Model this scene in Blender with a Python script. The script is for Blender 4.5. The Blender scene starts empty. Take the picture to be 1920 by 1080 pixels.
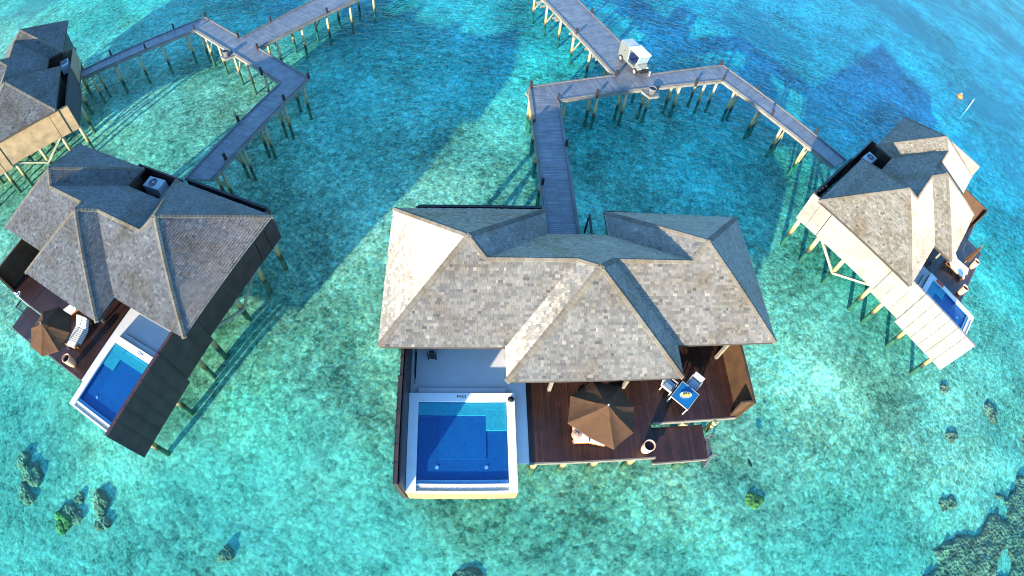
import bpy, bmesh, math, random
from mathutils import Vector, Matrix, noise
random.seed(7)
R = math.radians
S = 0.86                      # every length below is written in survey units; one unit is 0.86 m
sc = bpy.context.scene
COL = sc.collection

# ---------------------------------------------------------------- camera
cam = bpy.data.cameras.new("camera")
cam_o = bpy.data.objects.new("camera", cam); COL.objects.link(cam_o)
sc.camera = cam_o
cam.type = 'PANO'             # a drone camera with a wide, fisheye lens
cam.panorama_type = 'FISHEYE_LENS_POLYNOMIAL'
cam.fisheye_fov = R(170)
cam.sensor_fit = 'HORIZONTAL'; cam.sensor_width = 36; cam.sensor_height = 20.25
cam.fisheye_polynomial_k0 = 0.0
cam.fisheye_polynomial_k1 = -0.05377076330581828
cam.fisheye_polynomial_k2 = -6.380570955115434e-06
cam.fisheye_polynomial_k3 = 6.714146937800142e-06
cam.fisheye_polynomial_k4 = -6.643736482275817e-08
ax = Vector((0.99223586, 0.10466841, 0.06717534)); ay = Vector((-0.12437043, 0.83505183, 0.5359295)); az = ax.cross(ay)
cam_o.matrix_world = Matrix((( ax.x, ay.x, az.x, 0), (ax.y, ay.y, az.y, 0), (ax.z, ay.z, az.z, 30*S), (0, 0, 0, 1)))
cam.clip_start = 0.1; cam.clip_end = 5000

# ---------------------------------------------------------------- light
SUN_EL, SUN_AZ = 13.7, 66.5   # elevation, heading of the shadows (from +X, towards +Y)
w = bpy.data.worlds.new("World"); sc.world = w; w.use_nodes = True
nt = w.node_tree; bg = nt.nodes['Background']
sky = nt.nodes.new('ShaderNodeTexSky'); sky.sky_type = 'NISHITA'; sky.sun_disc = False
sky.sun_elevation = R(SUN_EL); sky.sun_rotation = R(90 - (SUN_AZ + 180)); sky.ozone_density = 3.0; sky.dust_density = 0.4; sky.air_density = 1.0
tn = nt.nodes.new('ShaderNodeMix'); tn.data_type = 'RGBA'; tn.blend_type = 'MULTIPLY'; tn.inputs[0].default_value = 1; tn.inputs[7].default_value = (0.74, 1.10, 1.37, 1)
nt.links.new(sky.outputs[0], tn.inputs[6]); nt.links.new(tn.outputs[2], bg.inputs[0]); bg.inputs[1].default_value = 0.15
sl = bpy.data.lights.new("sun", 'SUN'); sl.energy = 4.1; sl.angle = R(0.9); sl.color = (1.0, 0.87, 0.68)
so = bpy.data.objects.new("sun", sl); COL.objects.link(so)
d = Vector((math.cos(R(SUN_AZ))*math.cos(R(SUN_EL)), math.sin(R(SUN_AZ))*math.cos(R(SUN_EL)), -math.sin(R(SUN_EL))))
so.rotation_euler = d.to_track_quat('-Z', 'Y').to_euler(); so.location = (0, 0, 60)
sc.view_settings.view_transform = 'Standard'; sc.view_settings.look = 'None'
sc.view_settings.exposure = 1.9; sc.view_settings.gamma = 1.0
sc.render.engine = 'CYCLES'
sc.cycles.use_denoising = True
sc.cycles.filter_width = 1.05
sc.cycles.max_bounces = 6; sc.cycles.diffuse_bounces = 3; sc.cycles.glossy_bounces = 2
sc.cycles.transmission_bounces = 2; sc.cycles.transparent_max_bounces = 10
sc.cycles.sample_clamp_indirect = 4.0
sc.cycles.caustics_reflective = False; sc.cycles.caustics_refractive = False

# ---------------------------------------------------------------- mesh and object helpers
class MB:
    """collects shapes (in survey units) into one mesh"""
    def __init__(s, mi=1): s.v = []; s.f = []; s.mi = mi
    def add(s, vs, fs):
        n = len(s.v); s.v += [tuple(p) for p in vs]; s.f += [tuple(i+n for i in f) for f in fs]; return s
    def hexa(s, b, t):                      # 4 bottom + 4 top corners
        return s.add(list(b)+list(t), [(3,2,1,0),(4,5,6,7),(0,1,5,4),(1,2,6,5),(2,3,7,6),(3,0,4,7)])
    def box(s, x0, x1, y0, y1, z0, z1):
        return s.hexa([(x0,y0,z0),(x1,y0,z0),(x1,y1,z0),(x0,y1,z0)], [(x0,y0,z1),(x1,y0,z1),(x1,y1,z1),(x0,y1,z1)])
    def prism(s, poly, z0, z1):
        n = len(poly)
        return s.add([(x,y,z0) for x,y in poly]+[(x,y,z1) for x,y in poly],
                     [tuple(range(n-1,-1,-1)), tuple(range(n,2*n))]+[(i,(i+1)%n,n+(i+1)%n,n+i) for i in range(n)])
    def tube(s, a, b, r0, r1=None, n=8, cap=True):
        r1 = r0 if r1 is None else r1
        a = Vector(a); b = Vector(b); dz = (b-a).normalized()
        u = dz.orthogonal().normalized(); w_ = dz.cross(u)
        vs = [a+(u*math.cos(2*math.pi*i/n)+w_*math.sin(2*math.pi*i/n))*r0 for i in range(n)]
        vs += [b+(u*math.cos(2*math.pi*i/n)+w_*math.sin(2*math.pi*i/n))*r1 for i in range(n)]
        fs = [(i,(i+1)%n,n+(i+1)%n,n+i) for i in range(n)]
        if cap: fs += [tuple(range(n-1,-1,-1)), tuple(range(n,2*n))]
        return s.add(vs, fs)
    def beam(s, a, b, wd, ht):              # rectangular bar from a to b
        a = Vector(a); b = Vector(b); dz = (b-a).normalized()
        sd = dz.cross(Vector((0,0,1)))
        if sd.length < 1e-3: sd = Vector((1,0,0))
        sd.normalize(); up = sd.cross(dz)
        q = [(-wd/2,-ht/2),(wd/2,-ht/2),(wd/2,ht/2),(-wd/2,ht/2)]
        return s.hexa([a+sd*i+up*j for i,j in q], [b+sd*i+up*j for i,j in q])
    def lathe(s, prof, n=20, c=(0,0,0)):
        vs = []; m = len(prof)
        for i in range(n):
            t = 2*math.pi*i/n
            vs += [(c[0]+r*math.cos(t), c[1]+r*math.sin(t), c[2]+z) for r, z in prof]
        fs = [(i*m+j, ((i+1)%n)*m+j, ((i+1)%n)*m+j+1, i*m+j+1) for i in range(n) for j in range(m-1)]
        return s.add(vs, fs)
    def xf(s, M):
        s.v = [tuple(M @ Vector(p)) for p in s.v]; return s
    def mesh(s, name, m, smooth=False, bevel=0, recalc=True):
        me = bpy.data.meshes.new(name)
        me.from_pydata([(x*s.mi*S, y*S, z*S) for x, y, z in s.v], [], s.f)
        if recalc or bevel:
            bm = bmesh.new(); bm.from_mesh(me)
            if bevel: bmesh.ops.bevel(bm, geom=bm.edges[:], offset=bevel*S, segments=2, affect='EDGES', profile=0.6, clamp_overlap=True)
            bmesh.ops.recalc_face_normals(bm, faces=bm.faces[:]); bm.to_mesh(me); bm.free()
        if smooth:
            for p in me.polygons: p.use_smooth = True
        if m: me.materials.append(m)
        return me
    def obj(s, name, m, parent=None, **k):
        return link(name, s.mesh(name, m, **k), parent)
def link(name, me, parent=None, loc=None):
    o = bpy.data.objects.new(name, me); COL.objects.link(o)
    if parent: o.parent = parent
    if loc: o.location = Vector(loc)*S
    return o
def empty(name, loc=(0,0,0), rz=0.0):
    o = bpy.data.objects.new(name, None); COL.objects.link(o)
    o.location = Vector(loc)*S; o.rotation_euler = (0, 0, rz); o.empty_display_size = 0.3
    return o
def tag(o, label=None, cat=None, group=None, kind=None):
    for k, v in (('label',label),('category',cat),('group',group),('kind',kind)):
        if v: o[k] = v
    return o
def copy_tree(o, parent=None):
    c = o.copy(); COL.objects.link(c); c.parent = parent
    for ch in [x for x in o.children]: copy_tree(ch, c)
    return c

# ---------------------------------------------------------------- materials
def nodes(name):
    m = bpy.data.materials.new(name); m.use_nodes = True
    n = m.node_tree.nodes; l = m.node_tree.links
    return m, n, l, n['Principled BSDF'], n['Material Output']
def N(n, t, **k):
    q = n.new('ShaderNode'+t)
    for a, b in k.items(): setattr(q, a, b)
    return q
def ramp(n, stops):
    q = N(n, 'ValToRGB'); e = q.color_ramp.elements
    while len(e) < len(stops): e.new(0.5)
    for i, (p, c) in enumerate(stops): e[i].position = p; e[i].color = (*c, 1) if len(c) == 3 else c
    return q
def sc3(c, f): return tuple(min(1, x*f) for x in c)
def plain(name, c, rough=0.6, var=0.18, scale=3.0, spec=0.3, metal=0.0, bump=0.0):
    m, n, l, b, o = nodes(name)
    tc = N(n,'TexCoord'); no = N(n,'TexNoise'); no.inputs['Scale'].default_value = scale; no.inputs['Detail'].default_value = 5
    l.new(tc.outputs['Object'], no.inputs['Vector'])
    r = ramp(n, [(0.3, sc3(c, 1-var)), (0.7, sc3(c, 1+var))]); l.new(no.outputs['Fac'], r.inputs['Fac'])
    l.new(r.outputs['Color'], b.inputs['Base Color'])
    b.inputs['Roughness'].default_value = rough; b.inputs['Specular IOR Level'].default_value = spec; b.inputs['Metallic'].default_value = metal
    if bump:
        bp = N(n,'Bump'); bp.inputs['Strength'].default_value = bump; bp.inputs['Distance'].default_value = 0.02
        l.new(no.outputs['Fac'], bp.inputs['Height']); l.new(bp.outputs['Normal'], b.inputs['Normal'])
    return m
def planks(name, c, width=0.12, rot=0.0, length=3.0, rough=0.55, var=0.3, gap=0.012, spec=0.3, axis='XY', gapc=0.35):
    m, n, l, b, o = nodes(name)
    tc = N(n,'TexCoord'); mp = N(n,'Mapping')
    if axis == 'XY': mp.inputs['Rotation'].default_value = (0, 0, rot)
    elif axis == 'YZ': mp.inputs['Rotation'].default_value = (R(90), 0, R(90)) if rot == 0 else (0, R(90), 0)
    elif axis == 'XZ': mp.inputs['Rotation'].default_value = (R(90), 0, R(0)); mp.inputs['Rotation'].default_value = (0, R(90), R(90))
    l.new(tc.outputs['Object'], mp.inputs['Vector'])
    br = N(n,'TexBrick'); br.offset = 0.37; br.inputs['Scale'].default_value = 1.0
    br.inputs['Brick Width'].default_value = length; br.inputs['Row Height'].default_value = width
    br.inputs['Mortar Size'].default_value = gap; br.inputs['Mortar Smooth'].default_value = 0.3; br.inputs['Bias'].default_value = 0.0
    br.inputs['Color1'].default_value = (*sc3(c,1-var),1); br.inputs['Color2'].default_value = (*sc3(c,1+var),1); br.inputs['Mortar'].default_value = (*sc3(c,gapc),1)
    l.new(mp.outputs[0], br.inputs['Vector'])
    no = N(n,'TexNoise'); no.inputs['Scale'].default_value = 1.3; no.inputs['Detail'].default_value = 6
    l.new(tc.outputs['Object'], no.inputs['Vector'])
    r = ramp(n, [(0.3,(0.72,0.72,0.74)),(0.7,(1.2,1.18,1.15))]); l.new(no.outputs['Fac'], r.inputs['Fac'])
    mx = N(n,'Mix', data_type='RGBA', blend_type='MULTIPLY'); mx.inputs[0].default_value = 1
    l.new(br.outputs['Color'], mx.inputs[6]); l.new(r.outputs['Color'], mx.inputs[7]); l.new(mx.outputs[2], b.inputs['Base Color'])
    bp = N(n,'Bump'); bp.inputs['Strength'].default_value = 0.5; bp.inputs['Distance'].default_value = 0.01; bp.invert = True
    l.new(br.outputs['Fac'], bp.inputs['Height']); l.new(bp.outputs['Normal'], b.inputs['Normal'])
    b.inputs['Roughness'].default_value = rough; b.inputs['Specular IOR Level'].default_value = spec
    return m
def shingle(name, c, sheen=0.115):
    m, n, l, b, o = nodes(name); n.remove(b)
    at = N(n,'Attribute', attribute_name='tint'); tc = N(n,'TexCoord')
    no = N(n,'TexNoise'); no.inputs['Scale'].default_value = 0.55; no.inputs['Detail'].default_value = 6; l.new(tc.outputs['Object'], no.inputs['Vector'])
    r = ramp(n, [(0.32,(0.80,0.72,0.60)),(0.5,(1,1,1)),(0.68,(1.08,1.10,1.12))]); l.new(no.outputs['Fac'], r.inputs['Fac'])
    mx = N(n,'Mix', data_type='RGBA', blend_type='MULTIPLY'); mx.inputs[0].default_value = 1
    l.new(at.outputs['Color'], mx.inputs[6]); l.new(r.outputs['Color'], mx.inputs[7])
    mc = N(n,'Mix', data_type='RGBA', blend_type='MULTIPLY'); mc.inputs[0].default_value = 1; mc.inputs[6].default_value = (*c,1)
    l.new(mx.outputs[2], mc.inputs[7])
    uv = N(n,'UVMap', uv_map='UVMap'); mp = N(n,'Mapping'); mp.inputs['Scale'].default_value = (60, 4, 1); l.new(uv.outputs[0], mp.inputs['Vector'])
    gr = N(n,'TexNoise'); gr.inputs['Scale'].default_value = 1; gr.inputs['Detail'].default_value = 3; l.new(mp.outputs[0], gr.inputs['Vector'])
    bp = N(n,'Bump'); bp.inputs['Strength'].default_value = 0.35; bp.inputs['Distance'].default_value = 0.008; l.new(gr.outputs['Fac'], bp.inputs['Height'])
    df = N(n,'BsdfDiffuse'); df.inputs['Roughness'].default_value = 0.6; l.new(mc.outputs[2], df.inputs['Color']); l.new(bp.outputs[0], df.inputs['Normal'])
    tg = N(n,'Tangent', direction_type='UV_MAP', uv_map='UVMap')
    # silvered cedar: light glances off the wood fibres, which run up the slope
    gl = N(n,'BsdfAnisotropic'); gl.inputs['Roughness'].default_value = 0.70; gl.inputs['Anisotropy'].default_value = 0.85; gl.inputs['Rotation'].default_value = 0.25
    gl.inputs['Color'].default_value = (1.0, 0.91, 0.80, 1); l.new(tg.outputs[0], gl.inputs['Tangent'])
    ms = N(n,'MixShader'); ms.inputs[0].default_value = sheen
    l.new(df.outputs[0], ms.inputs[1]); l.new(gl.outputs[0], ms.inputs[2]); l.new(ms.outputs[0], o.inputs['Surface'])
    return m
def sand_field(n, l, tc):
    # 1 over the sandy hollows, 0 over the rubble shoals the villas stand on
    sp = N(n,'SeparateXYZ'); l.new(tc.outputs['Object'], sp.inputs[0])
    g = N(n,'MapRange'); g.inputs['From Min'].default_value = 9; g.inputs['From Max'].default_value = -4; g.inputs['To Min'].default_value = 0; g.inputs['To Max'].default_value = 0.30; l.new(sp.outputs[1], g.inputs['Value'])
    no = N(n,'TexNoise'); no.inputs['Scale'].default_value = 0.075; no.inputs['Detail'].default_value = 5; no.inputs['Roughness'].default_value = 0.62; l.new(tc.outputs['Object'], no.inputs['Vector'])
    ad = N(n,'Math', operation='ADD'); l.new(no.outputs['Fac'], ad.inputs[0]); l.new(g.outputs[0], ad.inputs[1])
    mr = N(n,'MapRange', interpolation_type='SMOOTHSTEP'); mr.inputs['From Min'].default_value = 0.42; mr.inputs['From Max'].default_value = 0.78; l.new(ad.outputs[0], mr.inputs['Value'])
    return mr.outputs[0]
def clear_water(name, tint, rough=0.04, wave=1.0, big=True):
    m, n, l, b, o = nodes(name); n.remove(b)
    tc = N(n,'TexCoord')
    tr = N(n,'BsdfTransparent'); gl = N(n,'BsdfGlossy'); gl.inputs['Roughness'].default_value = rough
    mp = N(n,'Mapping'); mp.inputs['Rotation'].default_value = (0,0,R(28)); mp.inputs['Scale'].default_value = (0.55, 1.25, 1); l.new(tc.outputs['Object'], mp.inputs['Vector'])
    n1 = N(n,'TexNoise'); n1.inputs['Scale'].default_value = 1.6; n1.inputs['Detail'].default_value = 5; n1.inputs['Roughness'].default_value = 0.6; n1.inputs['Distortion'].default_value = 0.6
    l.new(mp.outputs[0], n1.inputs['Vector'])
    bp = N(n,'Bump'); bp.inputs['Strength'].default_value = wave; bp.inputs['Distance'].default_value = 0.34; l.new(n1.outputs['Fac'], bp.inputs['Height'])
    l.new(bp.outputs[0], gl.inputs['Normal'])
    # Schlick reflectance that is the same seen from above and from below (no total reflection on the way up)
    gm = N(n,'NewGeometry'); dt = N(n,'VectorMath', operation='DOT_PRODUCT'); l.new(gm.outputs['Incoming'], dt.inputs[0]); l.new(bp.outputs[0], dt.inputs[1])
    ab = N(n,'Math', operation='ABSOLUTE'); l.new(dt.outputs['Value'], ab.inputs[0]); om = N(n,'Math', operation='SUBTRACT'); om.inputs[0].default_value = 1; l.new(ab.outputs[0], om.inputs[1])
    p5 = N(n,'Math', operation='POWER'); l.new(om.outputs[0], p5.inputs[0]); p5.inputs[1].default_value = 5; fr = N(n,'Math', operation='MULTIPLY_ADD'); l.new(p5.outputs[0], fr.inputs[0]); fr.inputs[1].default_value = 0.15; fr.inputs[2].default_value = 0.02
    if big:
        # shallow lagoon water is clear and greenish, the deeper channel outside the reef is bluer
        sp = N(n,'SeparateXYZ'); l.new(tc.outputs['Object'], sp.inputs[0])
        a1 = N(n,'Math', operation='MULTIPLY_ADD'); a1.inputs[1].default_value = 0.30; l.new(sp.outputs[0], a1.inputs[0])
        a2 = N(n,'Math', operation='MULTIPLY'); a2.inputs[1].default_value = 0.95; l.new(sp.outputs[1], a2.inputs[0]); l.new(a2.outputs[0], a1.inputs[2])
        n2 = N(n,'TexNoise'); n2.inputs['Scale'].default_value = 0.045; n2.inputs['Detail'].default_value = 3; l.new(tc.outputs['Object'], n2.inputs['Vector'])
        a3 = N(n,'Math', operation='MULTIPLY_ADD'); a3.inputs[1].default_value = 26; a3.inputs[2].default_value = -13; l.new(n2.outputs['Fac'], a3.inputs[0])
        a4 = N(n,'Math', operation='ADD'); l.new(a1.outputs[0], a4.inputs[0]); l.new(a3.outputs[0], a4.inputs[1])
        mr = N(n,'MapRange', interpolation_type='SMOOTHSTEP'); mr.inputs['From Min'].default_value = 8; mr.inputs['From Max'].default_value = 62; l.new(a4.outputs[0], mr.inputs['Value'])
        rp = ramp(n, [(0.0, tint[0]), (0.45, tint[1]), (1.0, tint[2])]); l.new(mr.outputs[0], rp.inputs['Fac'])
        dm = N(n,'Mix', data_type='RGBA', blend_type='MULTIPLY'); l.new(sand_field(n, l, tc), dm.inputs[0]); l.new(rp.outputs['Color'], dm.inputs[6]); dm.inputs[7].default_value = (0.60,1.0,1.02,1)
        l.new(dm.outputs[2], tr.inputs['Color'])
    else:
        tr.inputs['Color'].default_value = (*tint, 1)
    ms = N(n,'MixShader'); l.new(fr.outputs[0], ms.inputs[0]); l.new(tr.outputs[0], ms.inputs[1]); l.new(gl.outputs[0], ms.inputs[2]); l.new(ms.outputs[0], o.inputs['Surface'])
    return m
def seabed_mat():
    m, n, l, b, o = nodes('coral_sand')
    tc = N(n,'TexCoord')
    wn = N(n,'TexNoise'); wn.inputs['Scale'].default_value = 2.2; wn.inputs['Detail'].default_value = 5; l.new(tc.outputs['Object'], wn.inputs['Vector'])
    va = N(n,'VectorMath', operation='MULTIPLY_ADD'); va.inputs[1].default_value = (0.34,0.34,0); l.new(wn.outputs['Color'], va.inputs[0]); l.new(tc.outputs['Object'], va.inputs[2])
    v1 = N(n,'TexVoronoi'); v1.inputs['Scale'].default_value = 2.6; l.new(va.outputs[0], v1.inputs['Vector'])
    v2 = N(n,'TexVoronoi'); v2.inputs['Scale'].default_value = 6.3; l.new(va.outputs[0], v2.inputs['Vector'])
    s1 = N(n,'SeparateColor'); l.new(v1.outputs['Color'], s1.inputs[0]); s2 = N(n,'SeparateColor'); l.new(v2.outputs['Color'], s2.inputs[0])
    nf = N(n,'TexNoise'); nf.inputs['Scale'].default_value = 1.5; nf.inputs['Detail'].default_value = 8; nf.inputs['Roughness'].default_value = 0.68; l.new(tc.outputs['Object'], nf.inputs['Vector'])
    nl = N(n,'TexNoise'); nl.inputs['Scale'].default_value = 0.11; nl.inputs['Detail'].default_value = 5; nl.inputs['Roughness'].default_value = 0.6; l.new(tc.outputs['Object'], nl.inputs['Vector'])
    def ma(a, f, c):
        q = N(n,'Math', operation='MULTIPLY_ADD'); l.new(a, q.inputs[0]); q.inputs[1].default_value = f
        if isinstance(c, float): q.inputs[2].default_value = c
        else: l.new(c, q.inputs[2])
        return q.outputs[0]
    nm2 = N(n,'TexNoise'); nm2.inputs['Scale'].default_value = 5.2; nm2.inputs['Detail'].default_value = 6; nm2.inputs['Roughness'].default_value = 0.7; l.new(tc.outputs['Object'], nm2.inputs['Vector'])
    t = ma(s1.outputs[0], 0.24, -1.72); t = ma(s2.outputs[0], 0.32, t); t = ma(nf.outputs['Fac'], 0.95, t); t = ma(nl.outputs['Fac'], 1.25, t); t = ma(nm2.outputs['Fac'], 1.0, t)
    nmid = N(n,'TexNoise'); nmid.inputs['Scale'].default_value = 0.42; nmid.inputs['Detail'].default_value = 4; nmid.inputs['Roughness'].default_value = 0.6; l.new(va.outputs[0], nmid.inputs['Vector'])
    t = ma(nmid.outputs['Fac'], 0.55, t)
    rp = ramp(n, [(0.03,(0.095,0.11,0.085)),(0.25,(0.22,0.235,0.18)),(0.47,(0.36,0.37,0.29)),(0.68,(0.58,0.58,0.47)),(0.92,(0.88,0.87,0.74))]); l.new(t, rp.inputs['Fac'])
    sp = N(n,'SeparateXYZ'); l.new(tc.outputs['Object'], sp.inputs[0])
    nb = N(n,'TexNoise'); nb.inputs['Scale'].default_value = 0.055; nb.inputs['Detail'].default_value = 6; nb.inputs['Roughness'].default_value = 0.6; l.new(tc.outputs['Object'], nb.inputs['Vector'])
    far = N(n,'MapRange'); far.inputs['From Min'].default_value = 30; far.inputs['From Max'].default_value = 48; l.new(sp.outputs[1], far.inputs['Value'])
    bed = N(n,'MapRange', interpolation_type='SMOOTHSTEP'); bed.inputs['From Min'].default_value = 0.52; bed.inputs['From Max'].default_value = 0.60; bed.inputs['To Max'].default_value = 0.72; l.new(nb.outputs['Fac'], bed.inputs['Value'])
    fm = N(n,'Math', operation='MULTIPLY'); l.new(far.outputs[0], fm.inputs[0]); l.new(bed.outputs[0], fm.inputs[1])
    # loose colour of the single stones, and pale even sand in the hollows
    st = N(n,'Mix', data_type='RGBA'); l.new(s2.outputs[1], st.inputs[0]); st.inputs[6].default_value = (0.72,0.98,1.12,1); st.inputs[7].default_value = (1.22,1.02,0.88,1)
    sm = N(n,'Mix', data_type='RGBA', blend_type='MULTIPLY'); sm.inputs[0].default_value = 1; l.new(rp.outputs['Color'], sm.inputs[6]); l.new(st.outputs[2], sm.inputs[7])
    rs = ramp(n, [(0.0,(0.11,0.125,0.105)),(0.22,(0.235,0.25,0.215)),(0.5,(0.385,0.39,0.345)),(0.85,(0.60,0.595,0.54))]); l.new(t, rs.inputs['Fac'])
    sf = N(n,'Mix', data_type='RGBA'); l.new(sand_field(n, l, tc), sf.inputs[0]); l.new(sm.outputs[2], sf.inputs[6]); l.new(rs.outputs['Color'], sf.inputs[7])
    mx = N(n,'Mix', data_type='RGBA'); l.new(fm.outputs[0], mx.inputs[0]); l.new(sf.outputs[2], mx.inputs[6]); mx.inputs[7].default_value = (0.17,0.16,0.155,1)
    l.new(mx.outputs[2], b.inputs['Base Color'])
    h = ma(v1.outputs['Distance'], -0.5, 0.0); h = ma(nf.outputs['Fac'], 0.9, h)
    bp = N(n,'Bump'); bp.inputs['Strength'].default_value = 0.35; bp.inputs['Distance'].default_value = 0.12; l.new(h, bp.inputs['Height']); l.new(bp.outputs[0], b.inputs['Normal'])
    b.inputs['Roughness'].default_value = 1; b.inputs['Specular IOR Level'].default_value = 0
    return m
def pile_mat():
    m, n, l, b, o = nodes('tide_stained_pile')
    tc = N(n,'TexCoord'); sp = N(n,'SeparateXYZ'); l.new(tc.outputs['Object'], sp.inputs[0])
    gp = N(n,'NewGeometry')
    no = N(n,'TexNoise'); no.inputs['Scale'].default_value = 2.2; no.inputs['Detail'].default_value = 5; l.new(gp.outputs['Position'], no.inputs['Vector'])
    a = N(n,'Math', operation='MULTIPLY_ADD'); a.inputs[1].default_value = 0.9; l.new(no.outputs['Fac'], a.inputs[0]); l.new(sp.outputs[2], a.inputs[2])
    mr = N(n,'MapRange'); mr.inputs['From Min'].default_value = 0.05; mr.inputs['From Max'].default_value = 2.0; l.new(a.outputs[0], mr.inputs['Value'])
    rp = ramp(n, [(0.0,(0.12,0.12,0.085)),(0.10,(0.05,0.044,0.028)),(0.30,(0.055,0.045,0.026)),(0.37,(0.22,0.16,0.05)),(0.60,(0.34,0.30,0.12)),(0.95,(0.36,0.325,0.21))]); l.new(mr.outputs[0], rp.inputs['Fac'])
    l.new(rp.outputs['Color'], b.inputs['Base Color']); b.inputs['Roughness'].default_value = 0.8
    return m
def coral_mat(name, c1, c2):
    m, n, l, b, o = nodes(name); tc = N(n,'TexCoord')
    v = N(n,'TexVoronoi'); v.inputs['Scale'].default_value = 4.0; l.new(tc.outputs['Object'], v.inputs['Vector'])
    no = N(n,'TexNoise'); no.inputs['Scale'].default_value = 1.6; no.inputs['Detail'].default_value = 7; l.new(tc.outputs['Object'], no.inputs['Vector'])
    rp = ramp(n, [(0.35,c1),(0.65,c2)]); l.new(no.outputs['Fac'], rp.inputs['Fac']); l.new(rp.outputs['Color'], b.inputs['Base Color'])
    bp = N(n,'Bump'); bp.inputs['Strength'].default_value = 0.8; bp.inputs['Distance'].default_value = 0.15; l.new(v.outputs['Distance'], bp.inputs['Height']); l.new(bp.outputs[0], b.inputs['Normal'])
    b.inputs['Roughness'].default_value = 1; return m
def tiles(name, c):
    m, n, l, b, o = nodes(name); tc = N(n,'TexCoord')
    v = N(n,'TexVoronoi'); v.inputs['Scale'].default_value = 14; l.new(tc.outputs['Object'], v.inputs['Vector'])
    s = N(n,'SeparateColor'); l.new(v.outputs['Color'], s.inputs[0])
    rp = ramp(n, [(0.1, sc3(c,0.88)),(0.9, sc3(c,1.1))]); l.new(s.outputs[0], rp.inputs['Fac']); l.new(rp.outputs['Color'], b.inputs['Base Color'])
    b.inputs['Roughness'].default_value = 0.4; return m
def stripes(name, c1, c2, step=0.14, axis=0):
    m, n, l, b, o = nodes(name); tc = N(n,'TexCoord'); sp = N(n,'SeparateXYZ'); l.new(tc.outputs['Object'], sp.inputs[0])
    q = N(n,'Math', operation='MULTIPLY'); q.inputs[1].default_value = 1/step; l.new(sp.outputs[axis], q.inputs[0])
    f = N(n,'Math', operation='FRACT'); l.new(q.outputs[0], f.inputs[0]); g = N(n,'Math', operation='GREATER_THAN'); g.inputs[1].default_value = 0.68; l.new(f.outputs[0], g.inputs[0])
    mx = N(n,'Mix', data_type='RGBA'); l.new(g.outputs[0], mx.inputs[0]); mx.inputs[6].default_value = (*c1,1); mx.inputs[7].default_value = (*c2,1)
    l.new(mx.outputs[2], b.inputs['Base Color']); b.inputs['Roughness'].default_value = 0.9; return m

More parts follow.
